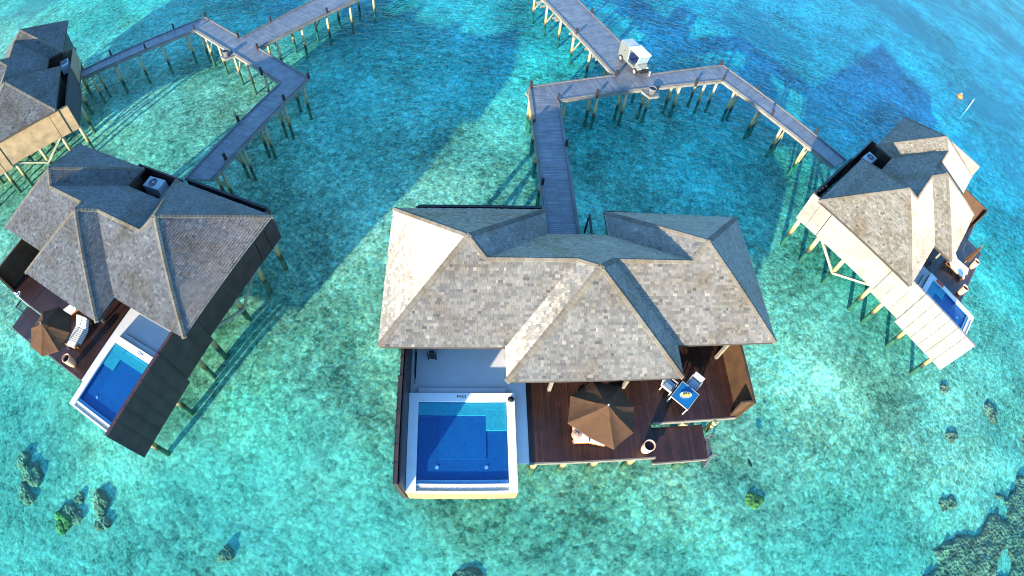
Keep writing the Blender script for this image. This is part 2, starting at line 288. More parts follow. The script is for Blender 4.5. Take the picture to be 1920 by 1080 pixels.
MAT = dict(
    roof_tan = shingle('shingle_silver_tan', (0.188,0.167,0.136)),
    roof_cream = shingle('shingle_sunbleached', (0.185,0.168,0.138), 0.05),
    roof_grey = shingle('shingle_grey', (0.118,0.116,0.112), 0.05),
    roof_base = plain('roof_underside', (0.05,0.04,0.032), 0.9),
    cap = shingle('hip_cap_shingle', (0.165,0.142,0.114), 0.0),
    dark_wood = planks('dark_stained_boards', (0.045,0.030,0.025), width=0.14, rot=R(90), rough=0.45, gap=0.008),
    deck = planks('dark_hardwood_deck', (0.040,0.017,0.011), width=0.13, rot=R(90), rough=0.38, gap=0.008, spec=0.45),
    kerb = plain('grey_kerb_timber', (0.14,0.135,0.13), 0.8, 0.2, 1.5),
    walk = planks('weathered_grey_walkway', (0.150,0.153,0.156), width=0.14, rot=R(90), rough=0.45, var=0.22, gap=0.014, spec=0.6),
    beam = plain('pale_edge_timber', (0.20,0.185,0.15), 0.8, 0.25, 1.5),
    pile = pile_mat(),
    brace = plain('pale_brace_timber', (0.29,0.275,0.19), 0.8, 0.25, 2.0),
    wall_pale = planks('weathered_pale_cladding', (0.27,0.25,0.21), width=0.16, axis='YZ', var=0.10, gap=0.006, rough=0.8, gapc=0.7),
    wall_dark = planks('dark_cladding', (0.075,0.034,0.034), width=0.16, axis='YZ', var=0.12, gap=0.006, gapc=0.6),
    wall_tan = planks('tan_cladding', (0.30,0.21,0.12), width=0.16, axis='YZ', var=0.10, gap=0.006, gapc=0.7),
    post = plain('dark_post', (0.030,0.026,0.026), 0.6),
    pale_post = plain('pale_column_timber', (0.18,0.16,0.125), 0.7),
    stone = plain('pale_terrace_stone', (0.66,0.64,0.60), 0.55, 0.05, 1.2),
    coping = plain('white_pool_coping', (0.80,0.78,0.74), 0.5, 0.04, 2.0),
    shell = plain('ochre_pool_shell', (0.36,0.215,0.10), 0.7, 0.1),
    gravel = plain('overflow_gravel', (0.44,0.40,0.32), 0.9, 0.5, 22.0, bump=0.9),
    tile_deep = tiles('deep_blue_mosaic', (0.003,0.068,0.215)),
    tile_mid = tiles('mid_blue_mosaic', (0.003,0.080,0.235)),
    tile_pale = tiles('turquoise_mosaic', (0.03,0.29,0.34)),
    pool_water = clear_water('pool_water', (0.72,0.95,1.0), 0.02, 0.10, False),
    canvas = plain('brown_canvas', (0.092,0.046,0.023), 0.85, 0.10, 2.5, 0.1),
    metal = plain('grey_metal', (0.10,0.105,0.11), 0.45, 0.05, metal=0.2),
    black = plain('black_metal', (0.015,0.015,0.017), 0.45),
    white_fab = plain('white_cushion', (0.78,0.76,0.72), 0.9, 0.05),
    white = plain('white_paint', (0.62,0.62,0.60), 0.35, 0.03),
    cream = plain('cream_body', (0.165,0.175,0.155), 0.35, 0.04),
    teak = plain('orange_teak', (0.42,0.17,0.05), 0.5, 0.2),
    blue_top = plain('blue_table_top', (0.01,0.13,0.30), 0.25, 0.05),
    wicker = plain('pale_grey_wicker', (0.34,0.33,0.30), 0.7, 0.12, 12),
    seat_blue = plain('blue_grey_seat', (0.20,0.30,0.42), 0.8, 0.08),
    terracotta = plain('pale_terracotta', (0.62,0.36,0.23), 0.8, 0.12),
    soil = plain('dark_soil', (0.02,0.015,0.012), 1.0),
    ac = plain('ac_casing', (0.34,0.37,0.38), 0.5, 0.06),
    glass = plain('dark_glass', (0.02,0.03,0.035), 0.1, 0.05, spec=0.6),
    tyre = plain('tyre_rubber', (0.02,0.02,0.02), 0.8),
    hub = plain('cream_hub_cap', (0.24,0.235,0.20), 0.4),
    screen = plain('clear_windscreen', (0.25,0.33,0.34), 0.12, 0.05, spec=0.6),
    navy = plain('navy_seat', (0.015,0.03,0.09), 0.6),
    towel_red = plain('red_towel', (0.72,0.10,0.05), 0.95, 0.15, 8),
    towel_str = stripes('striped_towel', (0.74,0.71,0.64), (0.20,0.20,0.22), 0.12, 1),
    plate = plain('white_plate', (0.8,0.8,0.78), 0.3, 0.02),
    fruit = plain('yellow_fruit', (0.75,0.45,0.03), 0.5, 0.35, 14),
    buoy = plain('orange_buoy', (0.75,0.16,0.04), 0.5),
    marker = plain('pale_marker_pole', (0.45,0.62,0.60), 0.6),
    coral_dark = coral_mat('dark_coral', (0.13,0.058,0.045), (0.46,0.24,0.17)),
    coral_green = coral_mat('green_coral', (0.10,0.085,0.02), (0.30,0.235,0.06)),
    rope = plain('grey_rope', (0.16,0.16,0.155), 0.8),
)

# ---------------------------------------------------------------- setting: seabed and lagoon water
def stretch(lo, hi, dense_lo, dense_hi, step):
    xs = []; x = dense_lo
    while x <= dense_hi: xs.append(x); x += step
    g = step; x = dense_hi
    while x < hi: g *= 1.6; x += g; xs.append(min(x, hi))
    g = step; x = dense_lo; L = []
    while x > lo: g *= 1.6; x -= g; L.append(max(x, lo))
    return L[::-1]+xs
def bed_z(x, y):
    z = -1.55 + 0.22*noise.noise((x*0.13, y*0.13, 3.1)) + 0.10*noise.noise((x*0.5, y*0.5, 9.7))
    return z
xs = stretch(-2200, 2200, -75, 85, 1.0); ys = stretch(-2200, 2200, -14, 85, 1.0)
vs = [(x*S, y*S, bed_z(x, y)*S) for y in ys for x in xs]; W = len(xs)
me = bpy.data.meshes.new('seabed'); me.from_pydata(vs, [], [(j*W+i, j*W+i+1, (j+1)*W+i+1, (j+1)*W+i) for j in range(len(ys)-1) for i in range(W-1)])
for p in me.polygons: p.use_smooth = True
me.materials.append(seabed_mat()); tag(link('seabed', me), kind='structure')
sea = clear_water('lagoon_water', ((0.65,0.955,0.835),(0.30,0.94,0.915),(0.06,0.76,0.97)), 0.06, 0.55)
me = bpy.data.meshes.new('water'); me.from_pydata([(x*2200*S, y*2200*S, 0) for x, y in ((-1,-1),(1,-1),(1,1),(-1,1))], [], [(0,1,2,3)]); me.materials.append(sea)
tag(link('water', me), kind='structure')

# ---------------------------------------------------------------- villa
EAVE, DECK, TERR, COP = 6.0, 3.08, 3.04, 3.54
A_, AD, B_, BD, L_, M_, C_, W_, E_, T_, T3 = 9.069, 9.123, 9.051, 9.08, 21.794, 7.266, 11.02, 9.152, 1.872, 0.713, 0.7175
def roof_points():
    h1 = T_*AD/2; h2 = T_*BD/2; hm = T_*M_/2; h3 = T3*W_/2
    s1 = 1-hm/h1; s2 = 1-hm/h2; q = hm/T3
    P = dict(A=(0,0,0), B=(0,-AD,0), C=(A_,-AD,0), P1=(A_/2,-AD/2,h1), G=(L_,0,0), F=(L_,-BD,0), E=(L_-B_,-BD,0), P2=(L_-B_/2,-BD/2,h2),
        Q1=(A_/2*(1+s1),-AD/2*(1-s1),hm), Q2=(L_-B_/2*(1+s2),-BD/2*(1-s2),hm), VC=(A_,-M_,0), VE=(L_-B_,-M_,0),
        P3=(C_,E_-h3/T_,h3), FL=(C_-W_/2,E_,0), FR=(C_+W_/2,E_,0), Vl=(C_-W_/2,0,0), Vr=(C_+W_/2,0,0), Ra=(C_-W_/2+q,-M_/2,hm), Rb=(C_+W_/2-q,-M_/2,hm))
    return {k: Vector((u, -v, EAVE+z)) for k, (u, v, z) in P.items()}   # local x = u, y = -v
RP = roof_points()
FACES = [  # polygon, eave edge the courses follow
    (('A','Vl','Ra','Q1','P1'), ('A','Vl')), (('Vr','G','P2','Q2','Rb'), ('Vr','G')), (('B','A','P1'), ('B','A')), (('C','B','P1'), ('C','B')),
    (('VC','C','P1','Q1'), ('VC','C')), (('VE','VC','Q1','Ra','Rb','Q2'), ('VE','VC')), (('E','VE','Q2','P2'), ('E','VE')), (('F','E','P2'), ('F','E')), (('G','F','P2'), ('G','F')),
    (('Vl','FL','P3','Ra'), ('Vl','FL')), (('FL','FR','P3'), ('FL','FR')), (('FR','Vr','Rb','P3'), ('FR','Vr')), (('Rb','Ra','P3'), ('Rb','Ra'))]
def clip(poly, a, b):                        # keep the part of poly left of a->b
    out = []; n = len(poly); e = (b[0]-a[0], b[1]-a[1])
    sd = lambda p: e[0]*(p[1]-a[1])-e[1]*(p[0]-a[0])
    for i in range(n):
        p, q = poly[i], poly[(i+1)%n]; sp_, sq = sd(p), sd(q)
        if sp_ >= 0: out.append(p)
        if sp_*sq < 0:
            t = sp_/(sp_-sq); out.append((p[0]+t*(q[0]-p[0]), p[1]+t*(q[1]-p[1])))
    return out
def convex_parts(pts):                       # ear clipping, shingles are clipped to each triangle
    def cross(o, a, b): return (a[0]-o[0])*(b[1]-o[1])-(a[1]-o[1])*(b[0]-o[0])
    P = list(pts); out = []
    while len(P) > 3:
        best = None
        for i in range(len(P)):
            a, b, c = P[i-1], P[i], P[(i+1)%len(P)]; ar = cross(a, b, c)
            if ar <= 1e-6: continue
            if any(q not in (a, b, c) and cross(a,b,q) > -1e-6 and cross(b,c,q) > -1e-6 and cross(c,a,q) > -1e-6 for q in P): continue
            if best is None or ar > best[0]: best = (ar, i)
        if best is None:                        # only straight corners are left
            i = min(range(len(P)), key=lambda k: abs(cross(P[k-1], P[k], P[(k+1)%len(P)])))
        else:
            i = best[1]; out.append([P[i-1], P[i], P[(i+1)%len(P)]])
        P.pop(i)
    if cross(*P) > 1e-6: out.append(P)
    return out
def shingle_mesh(mi, mat, seed):
    rnd = random.Random(seed); V = []; F = []; UV = []; CO = []
    course, wid = 0.155, 0.225
    for names, (e0, e1) in FACES:
        P = [RP[k] for k in names]; o = RP[e0]; sx = (RP[e1]-o).normalized(); nm = (P[1]-P[0]).cross(P[2]-P[0])
        if nm.length < 1e-6: nm = (P[1]-P[0]).cross(P[3]-P[0])
        nm.normalize()
        if nm.z < 0: nm = -nm
        sy = nm.cross(sx)
        if sy.z < 0: sy = -sy
        pl = [((p-o).dot(sx), (p-o).dot(sy)) for p in P]
        if sum(pl[i-1][0]*pl[i][1]-pl[i][0]*pl[i-1][1] for i in range(len(pl))) < 0: pl = pl[::-1]
        parts = convex_parts(pl)
        y1 = max(p[1] for p in pl); x0 = min(p[0] for p in pl); x1 = max(p[0] for p in pl)
        row = 0; y = -0.02
        while y < y1:
            rowt = rnd.uniform(0.94, 1.06); x = x0-rnd.uniform(0, wid)
            while x < x1:
                wd = wid*rnd.choice((0.6, 0.8, 1.0, 1.0, 1.25)); t = rnd.uniform(0.026, 0.046); g = 0.004
                yb = y+rnd.uniform(-0.014, 0.014)-(rnd.uniform(0,.05) if row == 0 else 0)
                c = rowt*rnd.uniform(0.74, 1.26)
                if rnd.random() < 0.07: c *= rnd.choice((0.62, 1.35))
                tn = (c*rnd.uniform(0.97,1.05), c, c*rnd.uniform(0.92,1.02))
                for part in parts:
                    if x > max(p[0] for p in part) or x+wd < min(p[0] for p in part): continue
                    q = [(x+g, yb), (x+wd-g, yb), (x+wd-g, y+course+0.03), (x+g, y+course+0.03)]
                    for i in range(len(part)):
                        q = clip(q, part[i], part[(i+1)%len(part)])
                        if len(q) < 3: break
                    if len(q) < 3 or abs(sum(q[k-1][0]*q[k][1]-q[k][0]*q[k-1][1] for k in range(len(q)))) < 0.0016: continue
                    n0 = len(V); k = len(q)
                    zf = lambda py: t*(1-(py-yb)/(course+0.03))+0.012
                    top = [o+sx*px+sy*py+nm*zf(py) for px, py in q]
                    low = [o+sx*px+sy*py+nm*0.002 for px, py in q]
                    V += top+low
                    fs = [tuple(range(n0, n0+k))]
                    for i in range(k):
                        j = (i+1) % k
                        if q[i][1]+q[j][1] > 2*(y+course): continue           # the head is tucked under the next course
                        fs.append((n0+i, n0+k+i, n0+k+j, n0+j))
                    for f in fs:
                        F.append(f); CO.append(tn)
                        UV.append([(((V[i]-o).dot(sx)), ((V[i]-o).dot(sy)+(V[i]-o).dot(nm))) for i in f])
                x += wd
            y += course; row += 1
    me = bpy.data.meshes.new('roof'); 
    if mi < 0: F = [f[::-1] for f in F]; UV = [u[::-1] for u in UV]
    me.from_pydata([(v.x*mi*S, v.y*S, v.z*S) for v in V], [], F)
    me.uv_layers.new(name='UVMap'); me.color_attributes.new('tint', 'FLOAT_COLOR', 'CORNER'); uvl = me.uv_layers['UVMap']; ca = me.color_attributes['tint']; i = 0
    for f, c, u in zip(F, CO, UV):
        for k in range(len(f)):
            uvl.data[i].uv = (u[k][0]*S*mi, u[k][1]*S); ca.data[i].color = (*c, 1); i += 1
    bm = bmesh.new(); bm.from_mesh(me)
    # top faces must look up
    for f in bm.faces:
        if len(f.verts) >= 3 and f.normal.z < -0.2: f.normal_flip()
    bm.to_mesh(me); bm.free(); me.materials.append(mat)
    return me
def roof_base(mi):
    keys = list(RP); idx = {k: i for i, k in enumerate(keys)}; n = len(keys)
    V = [tuple(RP[k]) for k in keys]+[tuple(RP[k]-Vector((0,0,0.20))) for k in keys]; F = []; cnt = {}
    for names, _ in FACES:
        f = [idx[k] for k in names]; F.append(tuple(f)); F.append(tuple(n+i for i in reversed(f)))
        for a, b in zip(f, f[1:]+f[:1]): cnt.setdefault(frozenset((a,b)), []).append((a,b))
    for e in cnt.values():
        if len(e) == 1: a, b = e[0]; F.append((b, a, n+a, n+b))
    mb = MB(mi); mb.add(V, F); return mb
def cap_mesh(a, b, f1, f2, mi, mat, rnd):
    a = RP[a]; b = RP[b]; d_ = (b-a); ln = d_.length; d_.normalize()
    def side(names):
        P = [RP[k] for k in names]; c = sum(P, Vector())/len(P); q = c-a; q = q-d_*q.dot(d_); return q.normalized()
    s1, s2 = side(f1), side(f2); V = []; F = []; CO = []; UV = []; x = -0.04; up = Vector((0,0,1)); wdt = 0.17
    while x < ln:
        x2 = min(x+0.30, ln+0.05); l0 = 0.105; l1 = 0.075
        p0 = a+d_*x; p1 = a+d_*x2; n0 = len(V)
        V += [p0+up*l0, p1+up*l1, p0+s1*wdt+up*(l0-0.005), p1+s1*wdt+up*(l1-0.005), p0+s2*wdt+up*(l0-0.005), p1+s2*wdt+up*(l1-0.005),
              p0+s1*wdt, p1+s1*wdt, p0+s2*wdt, p1+s2*wdt, p0]
        fs = [(0,1,3,2),(0,4,5,1),(2,3,7,6),(4,8,9,5),(0,2,6,10),(0,10,8,4)]
        c = rnd.uniform(0.85, 1.15)
        for f in fs: F.append(tuple(n0+i for i in f)); CO.append((c,c,c*0.97)); UV.append([(0.0,0.0)]*4)
        x += 0.24
    me = bpy.data.meshes.new('hip_cap')
    if mi < 0: F = [f[::-1] for f in F]
    me.from_pydata([(v.x*mi*S, v.y*S, v.z*S) for v in V], [], F)
    me.uv_layers.new(name='UVMap'); me.color_attributes.new('tint', 'FLOAT_COLOR', 'CORNER'); uvl = me.uv_layers['UVMap']; ca = me.color_attributes['tint']; i = 0
    for f, c in zip(F, CO):
        for k in range(len(f)):
            v = me.vertices[f[k]].co; uvl.data[i].uv = ((v.x+v.z)*0.7, v.y); ca.data[i].color = (*c,1); i += 1
    bm = bmesh.new(); bm.from_mesh(me)
    for f in bm.faces:
        if f.normal.z < -0.3: f.normal_flip()
    bm.to_mesh(me); bm.free(); me.materials.append(mat); return me
EDGES = [('A','P1'),('B','P1'),('C','P1'),('Q1','P1'),('Q1','Ra'),('Rb','Q2'),('Q2','P2'),('E','P2'),('F','P2'),('G','P2'),('FL','P3'),('FR','P3'),('Ra','P3'),('Rb','P3')]
def edge_faces(a, b):
    return [n for n, _ in FACES if a in n and b in n and abs(n.index(a)-n.index(b)) in (1, len(n)-1)]
def pile_mesh(r, top):
    mb = MB(); mb.lathe([(0,-1.75),(r*1.08,-1.75),(r*1.02,0),(r,top),(0,top)], 12)
    return mb.mesh('pile', MAT['pile'], smooth=True)
PILE_V = pile_mesh(0.19, 2.25); PILE_W = pile_mesh(0.135, 2.5)

def build_villa(name, mi, roofmat, wallmat, seed, yard=True, walk_deck=True):
    t = empty(name); rnd = random.Random(seed)
    def P(mb, nm, m, par=t, **k):
        return mb.obj(nm, m, par, **k)
    Y = lambda v: -v
    def vbox(mb, u0, u1, v0, v1, z0, z1): return mb.box(u0, u1, -v1, -v0, z0, z1)
    new = lambda: MB(mi)
    rf = link('roof', shingle_mesh(mi, roofmat, seed), t)
    P(roof_base(mi), 'roof_deck', MAT['roof_base'], rf)
    for a, b in EDGES:
        f = edge_faces(a, b)
        link('hip_cap', cap_mesh(a, b, f[0], f[1], mi, MAT['cap'], rnd), rf)
    # house body
    mb = new(); vbox(mb,1.75,8.4,-8.75,-2.7,2.9,5.78); vbox(mb,8.4,13.4,-6.7,-2.7,2.9,5.78); vbox(mb,13.4,20.0,-8.75,-2.7,2.9,5.78)
    P(mb, 'house_wall', MAT['dark_wood'])
    for u0, u1 in ((2.6,6.8),(8.8,13.0),(14.2,18.8)):
        mb = new(); vbox(mb,u0,u1,-2.69,-2.60,3.12,5.3); P(mb, 'glass_door', MAT['glass'])
    # outer side screen, in four lengths of boards
    mb = new()
    vbox(mb,1.20,1.34,-9.95,-7.86,2.35,5.30); vbox(mb,1.22,1.34,-7.80,-1.62,2.35,5.45); vbox(mb,1.14,1.30,-1.58,1.40,2.05,5.68); vbox(mb,1.08,1.30,1.42,6.88,1.72,5.70)
    sw = P(mb, 'side_screen', wallmat)
    for v in (-8.9,-0.6,0.45,1.5,2.45,3.3,4.15,5.0,5.9):
        z0 = 2.4 if v < -1.6 else (2.1 if v < 1.4 else 1.76)
        mb = new(); vbox(mb,1.03 if v > 1.4 else 1.10,1.20,v-0.035,v+0.035,z0,5.72 if v > -2 else 5.32); P(mb, 'batten', wallmat, sw)
    mb = new(); vbox(mb,1.34,1.40,1.42,6.88,3.56,5.60); vbox(mb,1.345,1.40,-2.6,1.40,3.1,5.60); P(mb, 'inner_lining', MAT['dark_wood'], sw)
    # floor slab, terrace, deck
    mb = new(); vbox(mb,1.36,20.0,-8.9,-2.62,2.62,3.02); P(mb, 'floor_slab', MAT['dark_wood'])
    mb = new(); vbox(mb,1.40,7.68,-2.60,1.53,2.75,TERR); vbox(mb,7.0,7.68,1.535,5.26,2.75,TERR); P(mb, 'terrace', MAT['stone'])
    mb = new(); vbox(mb,1.86,6.56,1.14,1.525,TERR+.004,3.28); P(mb, 'pool_step', MAT['stone'], bevel=0.015)
    mb = new(); vbox(mb,7.69,14.48,-2.60,5.24,2.86,DECK); vbox(mb,14.485,19.82,-2.60,3.29,2.86,DECK); dk = P(mb, 'deck', MAT['deck'])
    for u0, u1, vv in ((14.6,19.7,(-1.5,0.2,1.9,3.1)), (7.8,14.45,(0.2,1.9,3.6,5.0))):
        for v in vv: mb = new(); vbox(mb,u0,u1,v-.07,v+.07,2.62,2.855); P(mb, 'joist', MAT['brace'], dk)
    mb = new(); vbox(mb,7.69,14.50,5.245,5.32,2.80,3.07); vbox(mb,14.6,19.8,3.295,3.36,2.80,3.07); P(mb, 'edge_board', MAT['pale_post'], dk)
    mb = new(); vbox(mb,14.52,17.86,3.40,5.42,2.22,2.40); sp = P(mb, 'sea_platform', MAT['deck'])
    mb = new(); vbox(mb,14.52,17.86,5.425,5.50,2.16,2.38); P(mb, 'edge_board', MAT['pale_post'], sp)
    # high privacy screen at the far end of the deck with a tapered wing
    mb = new(); vbox(mb,19.82,19.98,-2.6,3.30,2.6,5.30)
    mb.hexa([(19.45,-3.22,2.85),(19.815,-3.22,2.85),(19.815,-3.12,2.85),(19.45,-3.12,2.85)], [(19.10,-3.22,5.28),(19.815,-3.22,5.28),(19.815,-3.12,5.28),(19.10,-3.12,5.28)])
    P(mb, 'privacy_screen', planks_side)
    # columns under the eaves
    for u, v in ((6.66,-0.7),(8.95,1.2),(13.15,1.15),(19.3,-0.5)):
        mb = new(); vbox(mb,u-.09,u+.09,v-.09,v+.09,3.09 if u > 7.7 else 3.05,5.9); P(mb, 'column', MAT['pale_post'])
    # plunge pool
    mb = new()
    vbox(mb,1.42,1.60,1.54,6.87,1.75,3.40); vbox(mb,6.85,6.99,1.54,6.87,1.75,3.40); vbox(mb,1.61,6.84,1.54,1.66,1.75,3.40); vbox(mb,1.61,6.84,6.74,6.87,1.75,3.40); vbox(mb,1.61,6.84,1.67,6.73,1.75,1.9)
    P(mb, 'pool_shell', MAT['shell'])
    mb = new(); vbox(mb,1.42,6.99,1.53,2.0,3.41,COP); vbox(mb,1.42,1.92,2.005,6.875,3.41,COP); vbox(mb,6.57,6.995,2.005,6.875,3.41,COP); vbox(mb,1.925,6.565,6.765,6.88,3.38,3.47)
    P(mb, 'pool_coping', MAT['coping'])
    mb = new(); vbox(mb,1.93,6.56,2.0,2.05,3.1,3.405); vbox(mb,1.88,1.94,2.05,6.2,3.1,3.405); vbox(mb,6.555,6.6,2.05,6.2,3.1,3.405); vbox(mb,1.945,6.55,2.055,6.195,3.1,3.28)
    bs = P(mb, 'pool_basin', MAT['tile_deep'])
    mb = new(); vbox(mb,1.95,6.545,2.06,2.72,3.285,3.40); P(mb, 'shallow_ledge', MAT['tile_pale'], bs)
    mb = new(); vbox(mb,1.95,3.0,2.73,2.9,3.285,3.35); vbox(mb,3.01,5.45,2.73,5.1,3.285,3.325); P(mb, 'middle_floor', MAT['tile_mid'], bs)
    mb = new(); vbox(mb,5.455,6.545,2.73,3.56,3.285,3.385); P(mb, 'bench', MAT['tile_pale'], bs)
    mb = new(); vbox(mb,5.46,6.545,2.065,2.40,3.402,3.425); P(mb, 'entry_step', MAT['tile_pale'], bs)
    mb = new(); vbox(mb,1.94,6.55,6.2,6.40,3.1,3.42); P(mb, 'weir', MAT['seat_blue'], bs)
    mb = new(); vbox(mb,1.93,6.56,6.405,6.50,3.0,3.475); P(mb, 'weir_edge', MAT['coping'], bs)
    for u in (2.95, 5.46):
        mb = new(); mb.lathe([(0,0.03),(0.09,0.03),(0.10,0)], 14, (u,-5.5,3.283)); P(mb, 'pool_light', MAT['seat_blue'], bs)
    mb = new(); vbox(mb,1.93,6.56,6.505,6.76,3.05,3.42); P(mb, 'overflow_gravel', MAT['gravel'])
    mb = new(); mb.add([(1.93,-6.40,3.455),(6.56,-6.40,3.455),(6.56,-2.002,3.455),(1.93,-2.002,3.455)], [(0,1,2,3)]); P(mb, 'pool_water', MAT['pool_water'])
    # depth sign let into the coping: two small dark pictograms
    mb = new()
    for du, pts in ((0,((-.10,.10,-.07,-.06),(-.10,-.06,-.06,.07),(.06,.10,-.06,.07),(-.06,.06,-.01,.02))), (.27,((-.10,.10,.06,.08),(-.10,.10,-.08,-.06),(-.10,-.07,-.06,.06),(.07,.10,-.06,.06)))):
        for a,b,c_,d_ in pts: vbox(mb,4.05+du+a,4.05+du+b,1.72+c_,1.72+d_,COP+.002,COP+.006)
    P(mb, 'depth_sign', MAT['post'])
    # tall back screen standing clear of the eave, studs on its inner side
    mb = new(); vbox(mb,1.345,9.0,-9.95,-9.85,2.35,5.32); bw = P(mb, 'back_screen', planks_back)
    mb = new(); vbox(mb,1.345,9.02,-9.98,-9.80,5.325,5.40); P(mb, 'top_rail', MAT['post'], bw)
    for i in range(9):
        u = 1.45+i*0.92; mb = new(); vbox(mb,u-.06,u+.06,-9.845,-9.74,2.9,5.32); P(mb, 'stud', MAT['post'], bw)
    mb = new(); vbox(mb,1.345,9.0,-9.73,-8.92,2.75,2.95); P(mb, 'back_floor', MAT['deck'])
    if yard:
        mb = new(); vbox(mb,8.9,15.2,-9.9,-6.72,2.6,2.85); P(mb, 'service_yard_floor', MAT['deck'])
        mb = new(); vbox(mb,9.7,14.9,-9.92,-9.78,2.86,5.05); vbox(mb,14.76,14.9,-9.775,-8.8,2.86,5.05); P(mb, 'service_yard_screen', wallmat if wallmat != MAT['wall_pale'] else MAT['dark_wood'])
    else:
        for u, v in ((9.25,-7.6),(12.25,-8.2)):
            mb = new(); mb.beam((u,-v,4.15),(u+0.1,-v+2.2,4.15),0.12,0.16); P(mb, 'entry_rail', MAT['post'])
            for q in (0.1, 2.0): mb = new(); vbox(mb,u-.05,u+.05,v-q-.05,v-q+.05,2.5,4.1); P(mb, 'rail_post', MAT['post'])
        mb = new(); vbox(mb,13.4,14.9,-10.75,-10.62,4.12,4.22); vbox(mb,13.4,13.5,-10.7,-9.0,4.10,4.2); P(mb, 'back_rail', MAT['post'])
    # substructure
    rows = [(2.0,(-9.7,-7.55,-4.85,-1.7,-0.12,2.82,6.0)), (5.9,(-9.7,-4.85,-1.7,2.8,6.0)), (9.9,(-9.4,-4.85,-0.3,4.75)), (13.9,(-9.4,-4.85,-0.3,4.75)), (17.3,(-8.6,-4.85,-0.3,2.9,4.9)), (19.4,(-8.6,-4.85,-0.3,2.9)), (8.2,(4.75,)), (11.7,(4.75,))]
    for u, vv in rows:
        for v in vv: link('pile', PILE_V, t, (u*mi, -v, 0))
    for u in (2.0, 19.4):
        for (va, za), (vb, zb) in (((-7.55,2.2),(-4.85,0.2)), ((-4.85,0.2),(-1.7,2.2))):
            mb = new(); o_ = -0.22 if u < 5 else 0.22; mb.beam((u+o_,-va,za),(u+o_,-vb,zb),0.13,0.2); P(mb, 'brace', MAT['brace'])
    mb = new(); vbox(mb,1.84,2.14,-9.9,1.3,2.26,2.60); P(mb, 'bearer', MAT['brace'])
    for u in (5.9,9.9,13.9,17.3,19.4):
        mb = new(); vbox(mb,u-.12,u+.12,-9.3 if u < 19 else -8.8,1.4 if u < 7 else (5.0 if u < 14.2 else 3.1),2.27,2.61); P(mb, 'bearer', MAT['brace'])
    return t
planks_back = planks('back_louvres', (0.050,0.044,0.048), width=0.3, axis='XZ', var=0.10, gap=0.02, rough=0.6, gapc=0.4)
planks_side = planks('privacy_boards', (0.075,0.038,0.018), width=0.16, axis='YZ', var=0.15, gap=0.008, rough=0.6)
pM = (-6.3259, 10.932, 0.1403); pR = (27.843, 19.7264, 0.7769); pL = (-17.366, 9.5773, -0.2593); pT = (-50.534, 22.7207, -0.8975)
def put(o, p): o.location = Vector((p[0], p[1], 0))*S; o.rotation_euler = (0,0,p[2])
vM = build_villa('water_villa', 1, MAT['roof_tan'], MAT['dark_wood'], 11, yard=False); put(vM, pM)
tag(vM, 'villa with broad sand coloured shingle roof over a white edged pool and sunny dark deck', 'villa', 'overwater villas')
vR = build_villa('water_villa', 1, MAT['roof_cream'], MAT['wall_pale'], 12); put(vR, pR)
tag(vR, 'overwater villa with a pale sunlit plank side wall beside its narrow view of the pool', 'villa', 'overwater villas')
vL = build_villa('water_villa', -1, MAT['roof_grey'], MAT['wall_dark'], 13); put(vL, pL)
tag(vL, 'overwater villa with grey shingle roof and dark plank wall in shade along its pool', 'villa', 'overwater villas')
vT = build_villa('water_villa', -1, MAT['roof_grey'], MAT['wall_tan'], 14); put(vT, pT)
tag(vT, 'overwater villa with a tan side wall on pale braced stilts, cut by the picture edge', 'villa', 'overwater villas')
def at(p, mi, u, v, z):                     # point on a villa -> world, survey units
    c, s = math.cos(p[2]), math.sin(p[2]); x, y = u*mi, -v
    return (p[0]+c*x-s*y, p[1]+s*x+c*y, z)

# ---------------------------------------------------------------- walkways
WALKS = {
 'pier_right': [(-5.9,65.3),(-0.31,55.01),(6.88,41.85),(10.53,43.13),(3.32,56.42),(-2.2,66.6)],
 'cross_right': [(-0.69,38.09),(1.96,36.64),(17.9,44.5),(18.54,47.56),(10.53,43.13),(6.88,41.85)],
 'to_main': [(-0.69,38.09),(2.33,19.2),(4.40,19.5),(1.96,36.64)],
 'to_right': [(18.54,47.56),(17.9,44.5),(27.42,34.59),(29.42,36.08)],
 'pier_left': [(-31.0,43.85),(-27.9,41.83),(-20.83,52.02),(-14.5,61.3),(-19.4,62.9),(-25.79,51.96)],
 'cross_left': [(-38.47,48.69),(-38.05,45.76),(-22.87,36.08),(-20.3,36.9),(-27.9,41.83),(-31.0,43.85)],
 'to_corner': [(-38.47,48.69),(-50.82,38.98),(-49.37,37.61),(-38.05,45.76)],
 'to_left': [(-20.3,36.9),(-22.87,36.08),(-26.21,23.68),(-23.68,23.82)]}
AXIS = {'pier_right': ((-2.2,60.0),(8.7,42.5)), 'cross_right': ((0.6,37.4),(18.2,46.0)), 'to_main': ((0.6,37.4),(3.4,19.4)), 'to_right': ((18.2,46.0),(28.4,35.3)),
 'pier_left': ((-29.4,42.8),(-17,62)), 'cross_left': ((-38.2,47.2),(-21.6,36.5)), 'to_corner': ((-38.2,47.2),(-50.1,38.3)), 'to_left': ((-21.6,36.5),(-25,23.7))}
KERBS = {'pier_right': [(0,1),(1,2),(3,4),(4,5)], 'cross_right': [(1,2),(3,4),(5,0)], 'to_main': [(0,1),(2,3)], 'to_right': [(0,3),(1,2)],
 'pier_left': [(1,2),(2,3),(4,5),(5,0)], 'cross_left': [(1,2),(3,4),(5,0)], 'to_corner': [(0,1),(2,3)], 'to_left': [(0,3),(1,2)]}
